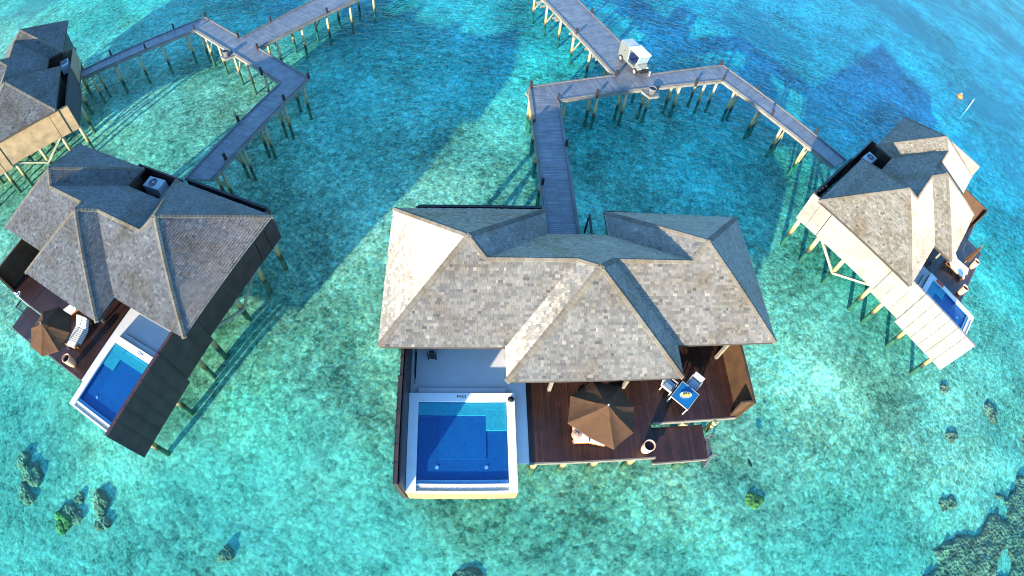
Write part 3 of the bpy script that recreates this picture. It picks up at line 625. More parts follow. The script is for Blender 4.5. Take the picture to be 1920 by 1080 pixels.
LAB = {'pier_right': 'wide grey plank jetty carrying the parked white buggy', 'cross_right': 'grey plank cross jetty with a waste bin, just in front of the buggy',
 'to_main': 'straight grey walkway leading to the back of the middle villa', 'to_right': 'sloping grey walkway leading to the pale walled villa',
 'pier_left': 'wide empty grey plank jetty without a buggy', 'cross_left': 'grey plank cross jetty at the end of the empty jetty',
 'to_corner': 'grey walkway leading to the tan walled villa at the picture corner', 'to_left': 'shaded grey walkway leading to the villa with the dark plank wall'}
WZ = 2.75
PILES = [(-1.53,57.33),(0.02,54.49),(1.65,52.19),(3.09,49.04),(4.79,46.49),(6.53,45.23),(-0.49,37.46),(2.66,37.09),(4.82,39.14),(5.54,38.43),(7.7,40.76),(8.33,39.56),(10.05,41.58),(10.75,40.74),(12.82,43.14),(13.73,42.05),(15.67,45.02),(16.52,43.37),(17.75,44.26),
 (18.7,43.11),(19.82,44.03),(20.83,40.97),(21.94,42.02),(23.01,38.98),(24.2,40.16),(25.36,37.22),(26.25,38.1),
 (-45.68,39.2),(-46.37,40.21),(-43.41,41.07),(-40.98,42.62),(-38.34,44.22),(-37.55,45.47),(-36.5,44.73),(-33.83,42.94),(-30.92,40.93),(-28.74,39.33),(-47.98,37.38),(-48.6,39.32),
 (-25.86,37.61),(-28.62,44.74),(-26.25,43.3),(-26.89,47.38),(-24.52,45.97),(-25.19,49.96),(-22.9,48.86),(-23.58,52.88),(-21.25,51.58),(-21.84,55.3),(-19.62,54.52),(-19.97,36.03),(-22.22,37.23),(-20.8,33.26),(-22.27,33.65),
 (-22.83,30.83),(-21.49,30.52),(-23.73,28.12),(-22.06,27.65),(-24.59,25.37),(-23.18,25.07),
 (-0.3,37.05),(0.11,34.17),(0.59,31.42),(1.16,28.25),(1.9,25.0),(2.35,22.0),(2.1,34.4),(2.5,31.6),(2.95,28.5),(3.5,25.2),(4.0,22.2),(2.2,57.0),(4.2,53.2),(6.0,50.0),(7.8,46.7),(9.6,44.0)]
POSTS = [(4.8,53.63),(3.26,48.51),(-0.53,38.1),(1.9,36.72),(5.2,38.21),(7.06,41.79),(14.87,42.84),(18.3,47.41),(18.0,44.52),(21.7,44.19),(22.31,40.36),(26.84,39.12),
 (-48.01,41.76),(-43.09,42.46),(-41.62,46.45),(-38.47,48.75),(-38.29,45.94),(-31.28,43.81),(-28.93,47.02),(-27.87,41.61),(-23.04,48.91),(-25.51,37.54),(-20.34,36.9),(-21.31,33.5),(-24.42,30.5),(-23.46,26.04),(0.09,33.33),(1.22,26.5),(2.76,30.95)]
def seg_dist(p, a, b):
    p = Vector(p); a = Vector(a); b = Vector(b); d_ = b-a; t = max(0, min(1, (p-a).dot(d_)/d_.length_squared)); return (p-a-d_*t).length
WK = {}
for nm, poly in WALKS.items():
    a, b = AXIS[nm]; c = ((a[0]+b[0])/2, (a[1]+b[1])/2); th = math.atan2(b[1]-a[1], b[0]-a[0])
    root = empty('walkway', (c[0], c[1], 0), th); tag(root, LAB[nm], 'walkway', 'boardwalks over the lagoon'); WK[nm] = (root, c, th)
    ct, st = math.cos(-th), math.sin(-th)
    loc = lambda p: ((p[0]-c[0])*ct-(p[1]-c[1])*st, (p[0]-c[0])*st+(p[1]-c[1])*ct)
    lp = [loc(p) for p in poly]
    if sum(lp[i-1][0]*lp[i][1]-lp[i][0]*lp[i-1][1] for i in range(len(lp))) < 0: lp = lp[::-1]
    MB().prism(lp, WZ-0.12, WZ).obj('plank_deck', MAT['walk'], root)
    cen = (sum(p[0] for p in lp)/len(lp), sum(p[1] for p in lp)/len(lp))
    for i, j in KERBS[nm]:
        p, q = loc(poly[i]), loc(poly[j]); dv = Vector(q)-Vector(p); nv = Vector((-dv.y, dv.x)).normalized()
        if nv.dot(Vector(cen)-Vector(p)) < 0: nv = -nv
        dn = dv.normalized()*0.03
        pa, pb = Vector(p)+nv*0.07+dn, Vector(q)+nv*0.07-dn
        MB().beam((pa.x,pa.y,WZ+0.05),(pb.x,pb.y,WZ+0.05),0.13,0.09).obj('kerb', MAT['kerb'], root)
        pa, pb = Vector(p)-nv*0.055+dn, Vector(q)-nv*0.055-dn
        MB().beam((pa.x,pa.y,WZ-0.14),(pb.x,pb.y,WZ-0.14),0.10,0.26).obj('edge_beam', MAT['beam'], root)
    for k in (-0.55, 0.55):
        pass
for pt in PILES:
    nm = min(AXIS, key=lambda k: seg_dist(pt, *AXIS[k])); root, c, th = WK[nm]
    ct, st = math.cos(-th), math.sin(-th); x, y = (pt[0]-c[0])*ct-(pt[1]-c[1])*st, (pt[0]-c[0])*st+(pt[1]-c[1])*ct
    lim = 1.75 if 'pier' in nm else 0.92
    y = max(-lim, min(lim, y)); link('pile', PILE_W, root, (x, y, 0))
    if random.random() < 0.45:
        s_ = -1 if y > 0 else 1
        MB().beam((x+0.2,y,0.45),(x+0.2,y+s_*min(lim,1.5),2.42),0.09,0.12).obj('brace', MAT['brace'], root)
    MB().beam((x-0.24,-lim-0.05,2.36),(x-0.24,lim+0.05,2.36),0.12,0.26).obj('cross_bearer', MAT['beam'], root)
pm = MB(); pm.box(-.1,.1,-.1,.1,-0.25,0.66); POST = pm.mesh('post', MAT['post'], bevel=0.02)
for pt in POSTS:
    nm = min(AXIS, key=lambda k: seg_dist(pt, *AXIS[k])); root, c, th = WK[nm]
    ct, st = math.cos(-th), math.sin(-th); link('post', POST, root, ((pt[0]-c[0])*ct-(pt[1]-c[1])*st, (pt[0]-c[0])*st+(pt[1]-c[1])*ct, WZ))

# ---------------------------------------------------------------- things
def parasol(p, mi, u, v, corners, apex, label, seed=0):
    x, y, z = at(p, mi, u, v, DECK); t = empty('parasol', (x, y, z), p[2]); tag(t, label, 'parasol', 'brown deck parasols')
    n = len(corners); az_ = apex[2]-DECK; V = []; F = []
    def cx(k, f, sag=0.0):
        a = corners[k]; return ((a[0]-u)*f+(apex[0]-u)*(1-f), -((a[1]-v)*f+(apex[1]-v)*(1-f)), az_+(a[2]-DECK-az_)*f+sag)
    rings = (0.10, 0.28, 0.46, 0.64, 0.82, 1.0); sub = 5
    for f in rings:
        for k in range(n):
            a, b = cx(k, f), cx((k+1)%n, f)
            for q in range(sub):
                g = q/sub; sag = 0.055*f*math.sin(math.pi*g); pt = [a[i]*(1-g)+b[i]*g for i in range(3)]
                cr = 0.035*f*noise.noise((pt[0]*1.1+seed*7, pt[1]*1.1, 2.0))+0.016*noise.noise((pt[0]*5, pt[1]*5, seed))
                V.append((pt[0]*(1-0.018*math.sin(math.pi*g)), pt[1]*(1-0.018*math.sin(math.pi*g)), pt[2]-sag+cr))
    m = sub*n
    for r in range(len(rings)-1):
        for k in range(m): F.append((r*m+k, r*m+(k+1)%m, (r+1)*m+(k+1)%m, (r+1)*m+k))
    for k in range(m):                                       # short hanging valance
        p0 = V[(len(rings)-1)*m+k]; V.append((p0[0], p0[1], p0[2]-0.13))
    for k in range(m): F.append(((len(rings)-1)*m+k, (len(rings)-1)*m+(k+1)%m, len(rings)*m+(k+1)%m, len(rings)*m+k))
    mb = MB(mi); mb.add(V, F); cn = mb.obj('canopy', MAT['canvas'], t, recalc=True)
    V = [(apex[0]-u, -(apex[1]-v), az_+0.16)]; F = []
    for k in range(n): a = cx(k, 0.26); V.append((a[0]*1.0, a[1], a[2]+0.09))
    F = [(0, 1+k, 1+(k+1)%n) for k in range(n)]
    mb = MB(mi); mb.add(V, F); mb.obj('vent', MAT['canvas'], cn)
    mb = MB(mi); mb.lathe([(0,0.28),(0.05,0.25),(0.05,0.18),(0,0.15)], 10, (apex[0]-u, -(apex[1]-v), az_)); mb.obj('finial', MAT['hub'], t, smooth=True)
    mb = MB(mi); mb.tube((0,0,0.05),(apex[0]-u,-(apex[1]-v),az_),0.05,0.045,10); mb.obj('pole', MAT['teak'], t)
    for k in range(n):
        a = cx(k, 0.97, -0.05); mb = MB(mi); mb.beam((apex[0]-u,-(apex[1]-v),az_-0.10), a, 0.04, 0.04); mb.obj('rib', MAT['teak'], t)
    mb = MB(mi); mb.lathe([(0,0.12),(0.10,0.12),(0.25,0.05),(0.26,0),(0,0)], 18); mb.obj('base', MAT['black'], t)
    return t
cM = [(9.67,2.43,5.35),(9.42,3.83,5.35),(10.44,4.62,5.35),(11.6,5.28,5.35),(12.68,4.5,5.35),(12.89,3.14,5.35),(12.3,1.95,5.35),(10.85,1.6,5.35)]
parasol(pM, 1, 11.2, 3.4, cM, (11.3,3.32,6.15), 'open brown parasol over the middle villa deck, between urn and roof')
cL = [(10.35+1.9*math.cos(R(22+45*k)), 3.95+1.75*math.sin(R(22+45*k)), 5.35) for k in range(8)]
parasol(pL, -1, 10.35, 3.95, cL, (10.35,3.95,6.15), 'open brown parasol on the shaded deck beside the striped towel lounger')
# a furled parasol
x, y, z = at(pR, 1, 12.35, 3.9, DECK); t = empty('parasol', (x, y, z), pR[2]); tag(t, 'furled brown parasol standing on the deck by the pale walled villa', 'parasol', 'brown deck parasols')
mb = MB(); n = 16; prof = [(0.05,2.75),(0.10,2.6),(0.17,2.0),(0.24,1.2),(0.28,0.75)]
V = []; F = []
for r_, z_ in prof:
    for k in range(n): a = 2*math.pi*k/n; q = r_*(1 if k % 2 else 0.6); V.append((q*math.cos(a), q*math.sin(a), z_))
for j in range(len(prof)-1):
    for k in range(n): F.append((j*n+k, j*n+(k+1)%n, (j+1)*n+(k+1)%n, (j+1)*n+k))
mb.add(V, F); mb.obj('canopy', MAT['canvas'], t); MB().tube((0,0,0),(0,0,2.85),0.04).obj('pole', MAT['teak'], t)
MB().lathe([(0,0.12),(0.12,0.12),(0.38,0.05),(0.4,0),(0,0)], 18).obj('base', MAT['black'], t)

def lounger_proto():
    t = empty('sun_lounger'); w2, ln = 0.42, 2.25
    mb = MB(); mb.box(-w2,-w2+.07,-ln/2,ln/2,.26,.34); mb.box(w2-.07,w2,-ln/2,ln/2,.26,.34); mb.box(-w2+.07,w2-.07,-ln/2,-ln/2+.07,.26,.34); mb.box(-w2+.07,w2-.07,ln/2-.07,ln/2,.26,.34)
    for i in range(9): y_ = -ln/2+.2+i*.15; mb.box(-w2+.07,w2-.07,y_,y_+.08,.28,.32)
    mb.obj('frame', MAT['teak'], t)
    for sx in (-1,1):
        for sy in (-1,1): mb = MB(); mb.box(sx*(w2-.04)-.04,sx*(w2-.04)+.04,sy*(ln/2-.2)-.04,sy*(ln/2-.2)+.04,0,.26); mb.obj('leg', MAT['teak'], t)
    mb = MB(); mb.box(-w2+.02,w2-.02,-ln/2+.02,.35,.345,.46); mb.obj('seat_cushion', MAT['white_fab'], t, bevel=0.03, smooth=False)
    c_, s_ = math.cos(R(32)), math.sin(R(32)); bk = [(-w2+.02,.37,.345),(w2-.02,.37,.345),(w2-.02,.37+.8*c_,.345+.8*s_),(-w2+.02,.37+.8*c_,.345+.8*s_)]
    mb = MB(); mb.hexa(bk, [(a,b_-.11*s_,z_+.11*c_) for a,b_,z_ in bk]); mb.obj('back_cushion', MAT['white_fab'], t, bevel=0.03)
    for q in (-w2+.1, w2-.1):
        mb = MB(); mb.beam((q,.40,.30),(q,.37+.8*c_,.29+.8*s_),.05,.05); mb.beam((q,.37+.75*c_,.26+.75*s_),(q,1.05,.3),.04,.04); mb.obj('back_strut', MAT['teak'], t)
    return t
LG = lounger_proto(); first = [True]
def lounger(p, mi, u, v, rz, label):
    o = LG if first[0] else copy_tree(LG); first[0] = False
    o.location = Vector(at(p, mi, u, v, DECK+.003))*S; o.rotation_euler = (0,0,p[2]+rz); tag(o, label, 'sun lounger', 'white cushioned sun loungers'); return o
lounger(pM, 1, 10.42, 3.25, 0.0, 'white cushioned lounger half hidden by the parasol, with a round tray at its foot')
lounger(pM, 1, 11.5, 3.40, R(-14), 'white cushioned lounger under the parasol, nearer to the terracotta urn')
lounger(pR, 1, 10.45, 3.35, R(8), 'white lounger on the pale walled villa deck, on the pool side of its pair')
lounger(pR, 1, 11.40, 3.45, R(8), 'white lounger of a pair, next to the furled parasol')
lounger(pL, -1, 10.05, 2.8, R(10), 'lounger covered by a grey striped towel beside the open parasol')
lounger(pL, -1, 12.1, 1.9, R(-25), 'white lounger partly under the grey shingle eave, behind the striped one')
# striped towel draped on the lounger
x, y, z = at(pL, -1, 10.05, 2.8, DECK+.003); t = empty('towel', (x, y, z), pL[2]+R(10)); 
c_, s_ = math.cos(R(32)), math.sin(R(32)); hw = 0.43
prof = [(-0.75,.475),(0.0,.475),(0.33,.48),(0.36+.75*c_-.06,.46+.75*s_+.05)]
V = []; F = []
for i, (yy, zz) in enumerate(prof): V += [(-hw,yy,zz),(hw,yy,zz),(hw+.10,yy,zz-.10),(hw+.16,yy,zz-.32)]
for i in range(len(prof)-1):
    for k in range(3): F.append((i*4+k, i*4+k+1, (i+1)*4+k+1, (i+1)*4+k))
mb = MB(); mb.add(V, F); me = mb.mesh('towel', MAT['towel_str']); bpy.data.objects.remove(t)
t = link('towel', me, None, (x, y, z)); t.rotation_euler = (0,0,pL[2]+R(10)); tag(t, 'white and grey striped towel spread over a lounger, hanging down one side', 'towel')
# round tray / hat
x, y, z = at(pM, 1, 10.15, 3.95, DECK+.47); o = MB().lathe([(0,0.10),(0.10,0.10),(0.13,0.02),(0.26,0.0),(0.26,0.02),(0.13,0.04)], 20).obj('round_tray', MAT['terracotta']); o.location = Vector((x,y,z))*S
tag(o, 'small round pinkish tray on the lounger half hidden by the parasol', 'tray')
# red towel on the pool edge
mb = MB(); V = []; F = []
for i in range(7):
    for j in range(9):
        V.append((i*0.06-.18+random.uniform(-.015,.015), j*0.10-.4+random.uniform(-.02,.02), 0.03+0.07*abs(noise.noise((i*.9,j*.7,1)))))
for i in range(6):
    for j in range(8): F.append((i*9+j,(i+1)*9+j,(i+1)*9+j+1,i*9+j+1))
x, y, z = at(pR, 1, 6.72, 2.65, COP+.002); mb.add(V, F); o = mb.obj('towel', MAT['towel_red'], smooth=True); o.location = Vector((x,y,z))*S; o.rotation_euler = (0,0,pR[2])
tag(o, 'crumpled orange red towel on the white pool edge', 'towel')

def urn(p, mi, u, v, label):
    t = empty('urn', at(p, mi, u, v, DECK+.002), p[2]); tag(t, label, 'urn', 'terracotta urns on the decks')
    MB().lathe([(0,0),(0.20,0),(0.27,0.25),(0.31,0.65),(0.32,0.98),(0.33,1.02),(0.27,1.02),(0.26,0.95),(0.26,0.86)], 24).obj('pot', MAT['terracotta'], t, smooth=True)
    MB().lathe([(0,0.86),(0.262,0.86)], 24).obj('soil', MAT['soil'], t, recalc=False); return t
urn(pM, 1, 13.9, 4.85, 'tall terracotta urn at the edge of the middle villa deck by its sea platform')
urn(pL, -1, 8.95, 4.7, 'terracotta urn on the dark shaded deck between striped lounger and pool')
urn(pR, 1, 8.4, 4.75, 'terracotta urn close to the pool of the pale walled villa')
urn(pR, 1, 13.05, 4.75, 'terracotta urn beside the furled parasol')

# dining set
x, y, z = at(pM, 1, 16.45, 2.10, DECK+.002); a0 = pM[2]+R(45)
t = empty('dining_table', (x, y, z), a0); tag(t, 'square dining table with blue glass top on the middle villa deck', 'table')
MB().box(-.58,.58,-.58,.58,.78,.83).obj('tabletop', MAT['blue_top'], t)
mb = MB(); mb.box(-.62,.62,-.62,-.585,.76,.84); mb.box(-.62,.62,.585,.62,.76,.84); mb.box(-.62,-.585,-.58,.58,.76,.84); mb.box(.585,.62,-.58,.58,.76,.84); mb.obj('table_frame', MAT['wicker'], t)
for sx in (-1,1):
    for sy in (-1,1): MB().box(sx*.57-.035,sx*.57+.035,sy*.57-.035,sy*.57+.035,0,.76).obj('leg', MAT['wicker'], t)
ch = empty('dining_chair')
MB().box(-.33,.33,-.33,.33,.42,.50).obj('seat', MAT['wicker'], ch, bevel=0.02); MB().box(-.27,.27,-.27,.29,.503,.58).obj('cushion', MAT['seat_blue'], ch, bevel=0.03)
MB().hexa([(-.33,.33,.45),(.33,.33,.45),(.33,.40,.45),(-.33,.40,.45)],[(-.33,.44,1.05),(.33,.44,1.05),(.33,.51,1.05),(-.33,.51,1.05)]).obj('backrest', MAT['wicker'], ch, bevel=0.015)
for sx in (-1,1):
    MB().box(sx*.35-.04,sx*.35+.04,-.30,.40,.68,.73).obj('armrest', MAT['wicker'], ch, bevel=0.01)
    for sy in (-1,1): MB().box(sx*.32-.035,sx*.32+.035,sy*.30-.035,sy*.30+.035,0,.68 if sy<0 else .42).obj('leg', MAT['wicker'], ch)
ch.location = Vector(at(pM,1,15.75,1.35,DECK+.002))*S; ch.rotation_euler = (0,0,a0); tag(ch, 'pale wicker chair at the blue table, half under the roof corner', 'chair', 'wicker dining chairs')
c2 = copy_tree(ch); c2.location = Vector(at(pM,1,17.2,1.35,DECK+.002))*S; c2.rotation_euler = (0,0,a0-R(90)); tag(c2, 'pale wicker chair at the blue table, on the side nearer the privacy screen', 'chair', 'wicker dining chairs')
t = empty('fruit_platter', (x+.02, y+.02, z+.832), pM[2]); tag(t, 'oval white platter of yellow fruit on the blue table', 'platter')
pl = MB(); pl.lathe([(0,0.01),(0.26,0.01),(0.36,0.05),(0.37,0.06),(0.33,0.045),(0.25,0.025),(0,0.025)], 28); pl.v = [(a, b_*0.55, c_) for a, b_, c_ in pl.v]; pl.obj('plate', MAT['plate'], t, smooth=True)
for i in range(14):
    a = random.uniform(0,6.28); r_ = random.uniform(0,0.22); mb = MB(); q = random.uniform(.045,.07)
    mb.lathe([(0,-q),(q*.7,-q*.7),(q,0),(q*.7,q*.7),(0,q)], 8, (r_*math.cos(a), r_*.5*math.sin(a), .07+random.uniform(0,.03))); mb.obj('fruit', MAT['fruit'], t, smooth=True)

def rack(p, mi):
    t = empty('towel_rack', at(p,mi,1.62,0.1,TERR), p[2]); tag(t, 'thin black metal towel rack against the dark screen on the terrace', 'towel rack')
    for dv in (0,1.6): MB(mi).beam((0,-dv+.9,0),(0.12,-dv+.9,1.35),.04,.04).obj('leg', MAT['black'], t)
    for z_ in (.7,1.0,1.33): MB(mi).beam((0.1,.9,z_),(0.1,-.7,z_),.035,.035).obj('rail', MAT['black'], t)
rack(pM, 1)
t = empty('folded_chair', at(pM,1,2.6,-0.75,TERR), pM[2]); tag(t, 'black folded chair standing on the terrace under the eave', 'chair')
MB().box(-.2,.06,-.05,.05,0.0,.85).obj('back_panel', MAT['black'], t); MB().box(.10,.18,-.12,-.06,0,.85).obj('leg', MAT['black'], t); MB().box(-.3,-.24,-.12,-.06,0,.85).obj('leg', MAT['black'], t)
t = empty('deck_lamp', at(pM,1,6.78,2.0,COP), pM[2]); tag(t, 'white pool edge lamp with black cap on the coping corner', 'lamp')
MB().lathe([(0,0),(.14,0),(.14,.22),(0,.22)],16).obj('lamp_body', MAT['white'], t); MB().lathe([(0,.225),(.15,.225),(.17,.30),(.11,.36),(0,.38)],16).obj('lamp_cap', MAT['black'], t, smooth=True)

def sea_ladder(p, mi, label):
    t = empty('sea_ladder', at(p,mi,17.9,4.95,0), p[2]); tag(t, label, 'ladder', 'ladders into the lagoon')
    for dv in (0,1.15):
        MB(mi).beam((0.05,dv-.45,2.75),(1.0,dv-.45,-0.9),.07,.12).obj('stringer', MAT['metal'], t)
        MB(mi).beam((0.0,dv-.45,2.2),(0.0,dv-.45,3.3),.07,.07).obj('rail_post', MAT['metal'], t)
        MB(mi).beam((0.0,dv-.45,3.28),(0.62,dv-.45,2.5),.06,.06).obj('handrail', MAT['metal'], t)
    for i in range(6): f = (i+.6)/6.4; MB(mi).box(0.05+.95*f-.11,0.05+.95*f+.11,-.40,.65,2.75-3.65*f-.02,2.75-3.65*f+.03).obj('tread', MAT['metal'], t)
sea_ladder(pM, 1, 'grey metal ladder from the middle villa platform into the lagoon')
t = empty('shower', at(pL,-1,16.7,3.4,DECK), pL[2]); tag(t, 'slim white outdoor shower with looped hose at the deck edge', 'shower')
MB(-1).tube((0,0,0),(0,0,1.9),.04).obj('riser', MAT['white'], t); MB(-1).tube((0,0,1.88),(-.5,0.1,1.88),.035).obj('arm', MAT['white'], t)
V = []; 
for i in range(14): a = 2*math.pi*i/14; V.append((-.5+.16*math.cos(a), .1+.2*math.sin(a), 1.86))
mb = MB(-1)
for i in range(14): mb.tube(V[i], V[(i+1)%14], .035, n=6)
mb.obj('hose_loop', MAT['white'], t)
t = empty('boarding_frame', at(pL,-1,17.4,3.6,2.4), pL[2]); tag(t, 'black metal boarding frame projecting over the water from the shaded deck', 'frame')
for a, b_ in (((-.6,.35,.6),(.75,.35,.6)),((.75,.35,.6),(.75,-.45,.6)),((.75,-.45,.6),(-.6,-.45,.6))): MB(-1).beam(a, b_, .07, .07).obj('bar', MAT['black'], t)

def ac_unit(p, mi, label):
    t = empty('air_conditioner', at(p,mi,11.95,-8.85,4.05), p[2]+R(-4)*mi); tag(t, label, 'air conditioner', 'outdoor cooling units behind the villas')
    MB(mi).box(-.85,.85,-.48,.48,0,.95).obj('casing', MAT['ac'], t, bevel=0.02)
    MB(mi).lathe([(0,0),(.30,0),(.30,.03),(.36,.05),(.38,0)],24,(.1,0,.955)).obj('fan_guard', MAT['metal'], t)
    MB(mi).lathe([(0,.02),(.09,.02),(.1,0)],14,(.1,0,.99)).obj('fan_hub', MAT['ac'], t)
    for dx in (-.6,.6): MB(mi).box(dx-.06,dx+.06,-.4,.4,-1.19,-.002).obj('stand', MAT['post'], t)
ac_unit(pR, 1, 'pale box air conditioner with round fan behind the pale walled villa')
ac_unit(pL, -1, 'pale box air conditioner in the dark yard of the grey roofed villa with a parasol')
ac_unit(pT, -1, 'pale box air conditioner behind the tan walled villa at the picture edge')

# golf buggy
t = empty('golf_cart', (8.73, 43.93, WZ+.005), math.atan2(-.857,.515)); tag(t, 'white utility buggy with cargo box and canopy parked on the jetty', 'buggy')
mb = MB(); mb.box(-1.75,-.30,-.66,.66,.62,2.0); bx = mb.obj('cargo_box', MAT['cream'], t, bevel=0.04)
MB().box(-1.7,-.35,-.60,.60,2.003,2.03).obj('box_lid', MAT['ac'], bx); MB().box(-.9,-.8,-.685,-.662,1.35,1.45).obj('latch', MAT['black'], bx)
mb = MB(); mb.hexa([(-1.78,-.62,.34),(1.45,-.62,.34),(1.45,.62,.34),(-1.78,.62,.34)],[(-1.78,-.62,.60),(1.35,-.62,.60),(1.35,.62,.60),(-1.78,.62,.60)])
mb.hexa([(.85,-.60,.605),(1.55,-.56,.55),(1.55,.56,.55),(.85,.60,.605)],[(.95,-.58,1.12),(1.30,-.52,1.0),(1.30,.52,1.0),(.95,.58,1.12)])
mb.obj('body', MAT['cream'], t, bevel=0.03)
MB().hexa([(1.36,-.58,.36),(1.75,-.50,.36),(1.75,.50,.36),(1.36,.58,.36)],[(1.57,-.55,.72),(1.72,-.46,.68),(1.72,.46,.68),(1.57,.55,.72)]).obj('bumper', MAT['black'], t, bevel=0.03)
for sy in (-1,1): MB().box(1.55,1.62,sy*.40-.09,sy*.40+.09,.74,.86).obj('headlight', MAT['white'], t, bevel=0.02)
MB().box(-.22,.35,-.55,.55,.605,.86).obj('seat', MAT['navy'], t, bevel=0.04); MB().box(-.28,-.14,-.55,.55,.87,1.45).obj('seat_back', MAT['navy'], t, bevel=0.04)
mb = MB(); mb.hexa([(-.34,-.72,2.02),(1.42,-.72,1.96),(1.42,.72,1.96),(-.34,.72,2.02)],[(-.30,-.66,2.14),(1.36,-.66,2.08),(1.36,.66,2.08),(-.30,.66,2.14)]); mb.obj('canopy', MAT['white'], t, bevel=0.03)
for sx, tx in ((-.26,-.26),(1.12,1.30)):
    for sy in (-1,1): MB().beam((sx,sy*.58,.61 if sx<0 else 1.08),(tx,sy*.60,1.99),.05,.05).obj('canopy_post', MAT['white'], t)
MB().hexa([(1.13,-.55,1.10),(1.16,-.55,1.10),(1.16,.55,1.10),(1.13,.55,1.10)],[(1.30,-.56,1.94),(1.33,-.56,1.94),(1.33,.56,1.94),(1.30,.56,1.94)]).obj('windscreen', MAT['screen'], t)
mb = MB(); V = [(.72+.05*math.cos(a), .28+.17*math.sin(a), 1.18+.16*math.cos(a)) for a in [2*math.pi*i/12 for i in range(12)]]
for i in range(12): mb.tube(V[i], V[(i+1)%12], .02, n=6)
mb.tube((.72,.28,1.18),(.98,.28,.95),.025,n=6); mb.obj('steering_wheel', MAT['black'], t)
for sx in (-1.18,1.18):
    for sy in (-1,1):
        wm = MB(); wm.tube((sx,sy*.56,.31),(sx,sy*.74,.31),.31,n=20); wl = wm.obj('wheel', MAT['tyre'], t, bevel=0.03)
        hm = MB(); hm.tube((sx,sy*.745,.31),(sx,sy*.765,.31),.21,.17,n=16); hm.obj('hub_cap', MAT['hub'], wl)
o = MB().lathe([(0,0),(.10,0),(.10,.42),(.06,.5),(0,.52)],12).obj('bollard', MAT['hub']); o.location = Vector((10.25,42.75,WZ+.002))*S; tag(o, 'short cream bollard on the jetty by the buggy front', 'bollard')

def bin_ledge(x, y, rz, label, l2):
    t = empty('waste_bin', (x, y, WZ-.02), rz); tag(t, label, 'bin', 'round bins on jetty ledges')
    MB().lathe([(0,.0),(.30,.0),(.36,.55),(.38,.6),(.33,.6),(.30,.5),(.0,.5)],22).obj('bin_body', MAT['rope'], t, smooth=True)
    MB().lathe([(0,.52),(.32,.52)],22).obj('bin_liner', MAT['black'], t, recalc=False)
    t2 = empty('bin_ledge', (x, y, WZ-.16), rz); tag(t2, l2, 'ledge', 'bin ledges')
    MB().prism([(-.75,.5),(-.45,-.45),(.45,-.45),(.75,.5)],0,.13).obj('ledge_board', MAT['walk'], t2)
    for a, b_ in (((-.75,.5),(-.45,-.5)),((-.45,-.5),(.45,-.5)),((.45,-.5),(.75,.5))): MB().beam((a[0],a[1],.02),(b_[0],b_[1],.02),.1,.22).obj('ledge_trim', MAT['beam'], t2)
bin_ledge(10.25, 39.95, math.atan2(7.86,15.94), 'round grey bin on the edge of the jetty in front of the buggy', 'pale trimmed ledge under the bin near the buggy')
bin_ledge(-30.95, 40.55, math.atan2(-9.7,15.2), 'round grey bin on the edge of the empty jetty crossing', 'pale trimmed ledge under the bin of the empty jetty crossing')

# screen beyond the right villa
a = at(pR,1,26.8,-2.2,0); t = empty('timber_screen', a, pR[2]); tag(t, 'pale sunlit timber screen standing beyond the pale walled villa roof', 'screen')
MB().box(-.08,.08,-2.7,2.4,3.0,5.35).obj('panel', MAT['wall_pale'], t); MB().box(.09,2.4,-2.7,2.4,2.8,3.0).obj('floor', MAT['deck'], t)
for dx in (.2,2.2):
    for dy in (-2.4,2.2): link('pile', PILE_V, t, (dx,dy,0))
# buoy, marker pole, fish
t = empty('buoy', (64.0,63.6,0)); tag(t, 'orange mooring buoy floating in the open blue water', 'buoy')
MB().lathe([(0,-.4),(.40,-.25),(.55,.1),(.42,.45),(.18,.62),(0,.64)],20).obj('float', MAT['buoy'], t, smooth=True); MB().lathe([(0,.63),(.09,.63),(.09,.82),(0,.82)],12).obj('top_ring', MAT['white'], t)
o = MB().tube((0,0,-1.6),(0.15,0.15,2.3),.05,.04,10).obj('channel_marker', MAT['marker']); o.location = Vector((63.16,59.95,0))*S; tag(o, 'thin pale marker pole rising from the blue water near the buoy', 'pole')
o = MB().lathe([(0,-.42),(.05,-.3),(.10,-.05),(.09,.15),(0,.34)],10).obj('fish', MAT['black'], smooth=True); o.location = Vector((16.47,8.73,-.7))*S; o.rotation_euler = (R(90),0,R(25)); tag(o, 'small dark fish swimming below the middle villa ladder', 'fish')

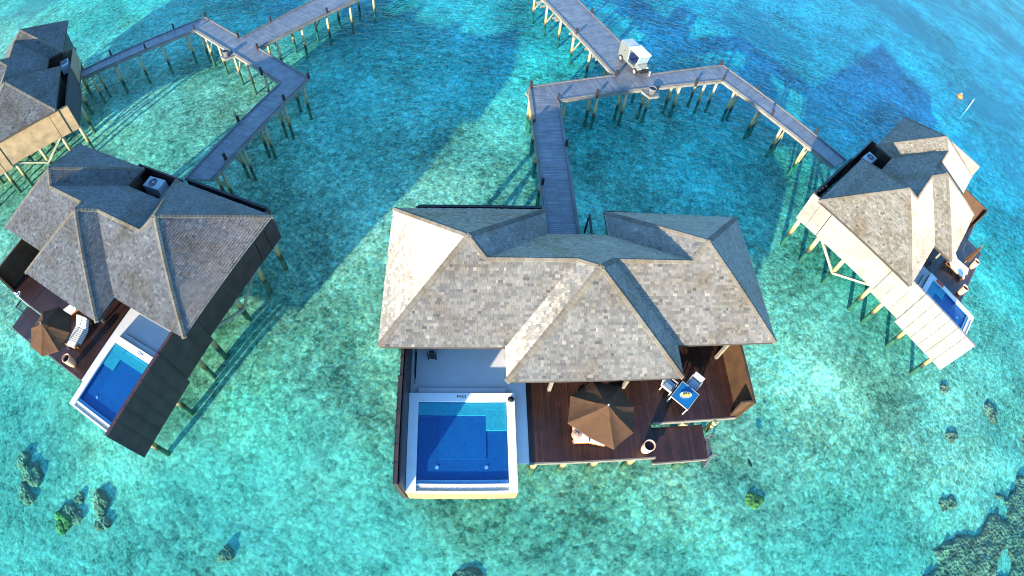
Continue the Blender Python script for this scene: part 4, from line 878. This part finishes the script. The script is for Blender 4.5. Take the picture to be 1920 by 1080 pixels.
# ---------------------------------------------------------------- coral
def lump(mb, x, y, r, h, seed):
    bm = bmesh.new(); bmesh.ops.create_icosphere(bm, subdivisions=3, radius=1)
    for v in bm.verts:
        p = v.co.copy(); k = 1+.38*noise.noise(p*1.7+Vector((seed*3.1,seed,0)))+.22*noise.noise(p*4.5+Vector((seed,0,seed*2)))+.10*noise.noise(p*10+Vector((seed,5,0)))
        v.co = Vector((p.x*r*k, p.y*r*k*0.9, p.z*h*k))
    bm.verts.index_update(); mb.add([(x+v.co.x, y+v.co.y, -1.5+v.co.z) for v in bm.verts], [tuple(v.index for v in f.verts) for f in bm.faces]); bm.free()
HEADS = [(-33.06,0.27,.75,.8,0,'tall dark coral head, topmost of the row near the left edge'),(-31.95,-.55,.85,.7,0,'broad olive coral head touching the tall one near the left edge'),(-31.88,-1.75,.7,.6,0,'dark coral head at the foot of the left edge row'),
 (-26.78,-.45,.42,.4,0,'small blurred coral head left of the isolated dark one'),(-25.01,-.25,.72,.7,0,'isolated round dark coral head below the shaded villa pool wall'),(-27.2,-1.6,.85,.45,0,'low dark coral patch above the yellow green head'),
 (-27.77,-2.5,.72,.7,1,'yellow green coral head on the pale seabed at left'),(-24.08,-1.43,.62,.45,0,'low grey coral head below the isolated dark one'),(-14.87,-.9,.55,.6,0,'olive coral head alone near the bottom edge'),(-0.47,0.75,.72,.6,0,'dark coral head cut by the bottom picture edge'),
 (16.9,6.6,.55,.5,1,'bright yellow green coral head right of the middle villa'),(34.7,5.8,.75,.6,0,'round grey coral head close to the large reef'),(36.7,11.3,.6,.4,0,'dark coral streak on the pale bed above the reef'),(42.9,13.6,.9,.5,0,'dark coral patch near the right picture edge'),(37.2,15.5,.5,.4,0,'small brownish coral head under the pale walled villa pool')]
for i, (x, y, r_, h_, g, lb) in enumerate(HEADS):
    mb = MB(); rq = random.Random(i)
    for k in range(7): a_ = rq.uniform(0,6.28); q_ = r_*rq.uniform(0,1.0); lump(mb, q_*math.cos(a_), q_*math.sin(a_)*.8, r_*rq.uniform(.45,.75), h_*rq.uniform(.2,.34), i*7+k+2)
    o = mb.obj('coral_head', MAT['coral_green' if g else 'coral_dark'], smooth=True); o.location = Vector((x,y,0))*S; tag(o, lb, 'coral', 'coral heads on the seabed')
rr = random.Random(5); mb = MB(); edge = [(29.5,-1.5),(30.51,.65),(32.41,2.96),(36.54,3.92),(39.08,6.34),(42.96,6.77),(45.18,9.72),(48.5,13.3),(52,15)]
st = 0.3; nx, ny = int(34/st), int(28/st); V = []; ok = []
def edge_y(x):
    for (xa,ya),(xb,yb) in zip(edge, edge[1:]):
        if xa <= x <= xb: return ya+(yb-ya)*(x-xa)/(xb-xa)
    return edge[0][1]-6 if x < edge[0][0] else 15+(x-52)*.3
for jj in range(ny):
    for ii in range(nx):
        x = 28+ii*st; y = -9+jj*st; q = Vector((x, y, 0))
        dd = (edge_y(x)-y)+1.7*noise.noise(q*0.35)+1.0*noise.noise(q*0.9)
        hole = noise.noise(q*0.28+Vector((7,3,1)))
        if hole > 0.20: dd = min(dd, (0.30-hole)*5)
        m_ = max(0, min(1, dd/1.1)); bump = abs(noise.noise(q*0.75))*.55+abs(noise.noise(q*1.9+Vector((3,1,2))))*.36+.15*noise.noise(q*4.5)
        V.append((x+.1*noise.noise(q*3), y+.1*noise.noise(q*3+Vector((9,9,9))), bed_z(x,y)-.25+m_*(.34+bump*.5))); ok.append(dd > -.25)
F = [(jj*nx+ii, jj*nx+ii+1, (jj+1)*nx+ii+1, (jj+1)*nx+ii) for jj in range(ny-1) for ii in range(nx-1) if ok[jj*nx+ii] and ok[(jj+1)*nx+ii+1]]
mb.add(V, F)
o = mb.obj('coral_reef', MAT['coral_dark'], smooth=True); tag(o, 'large dark coral reef filling the lower right corner of the lagoon', 'reef', kind='stuff')
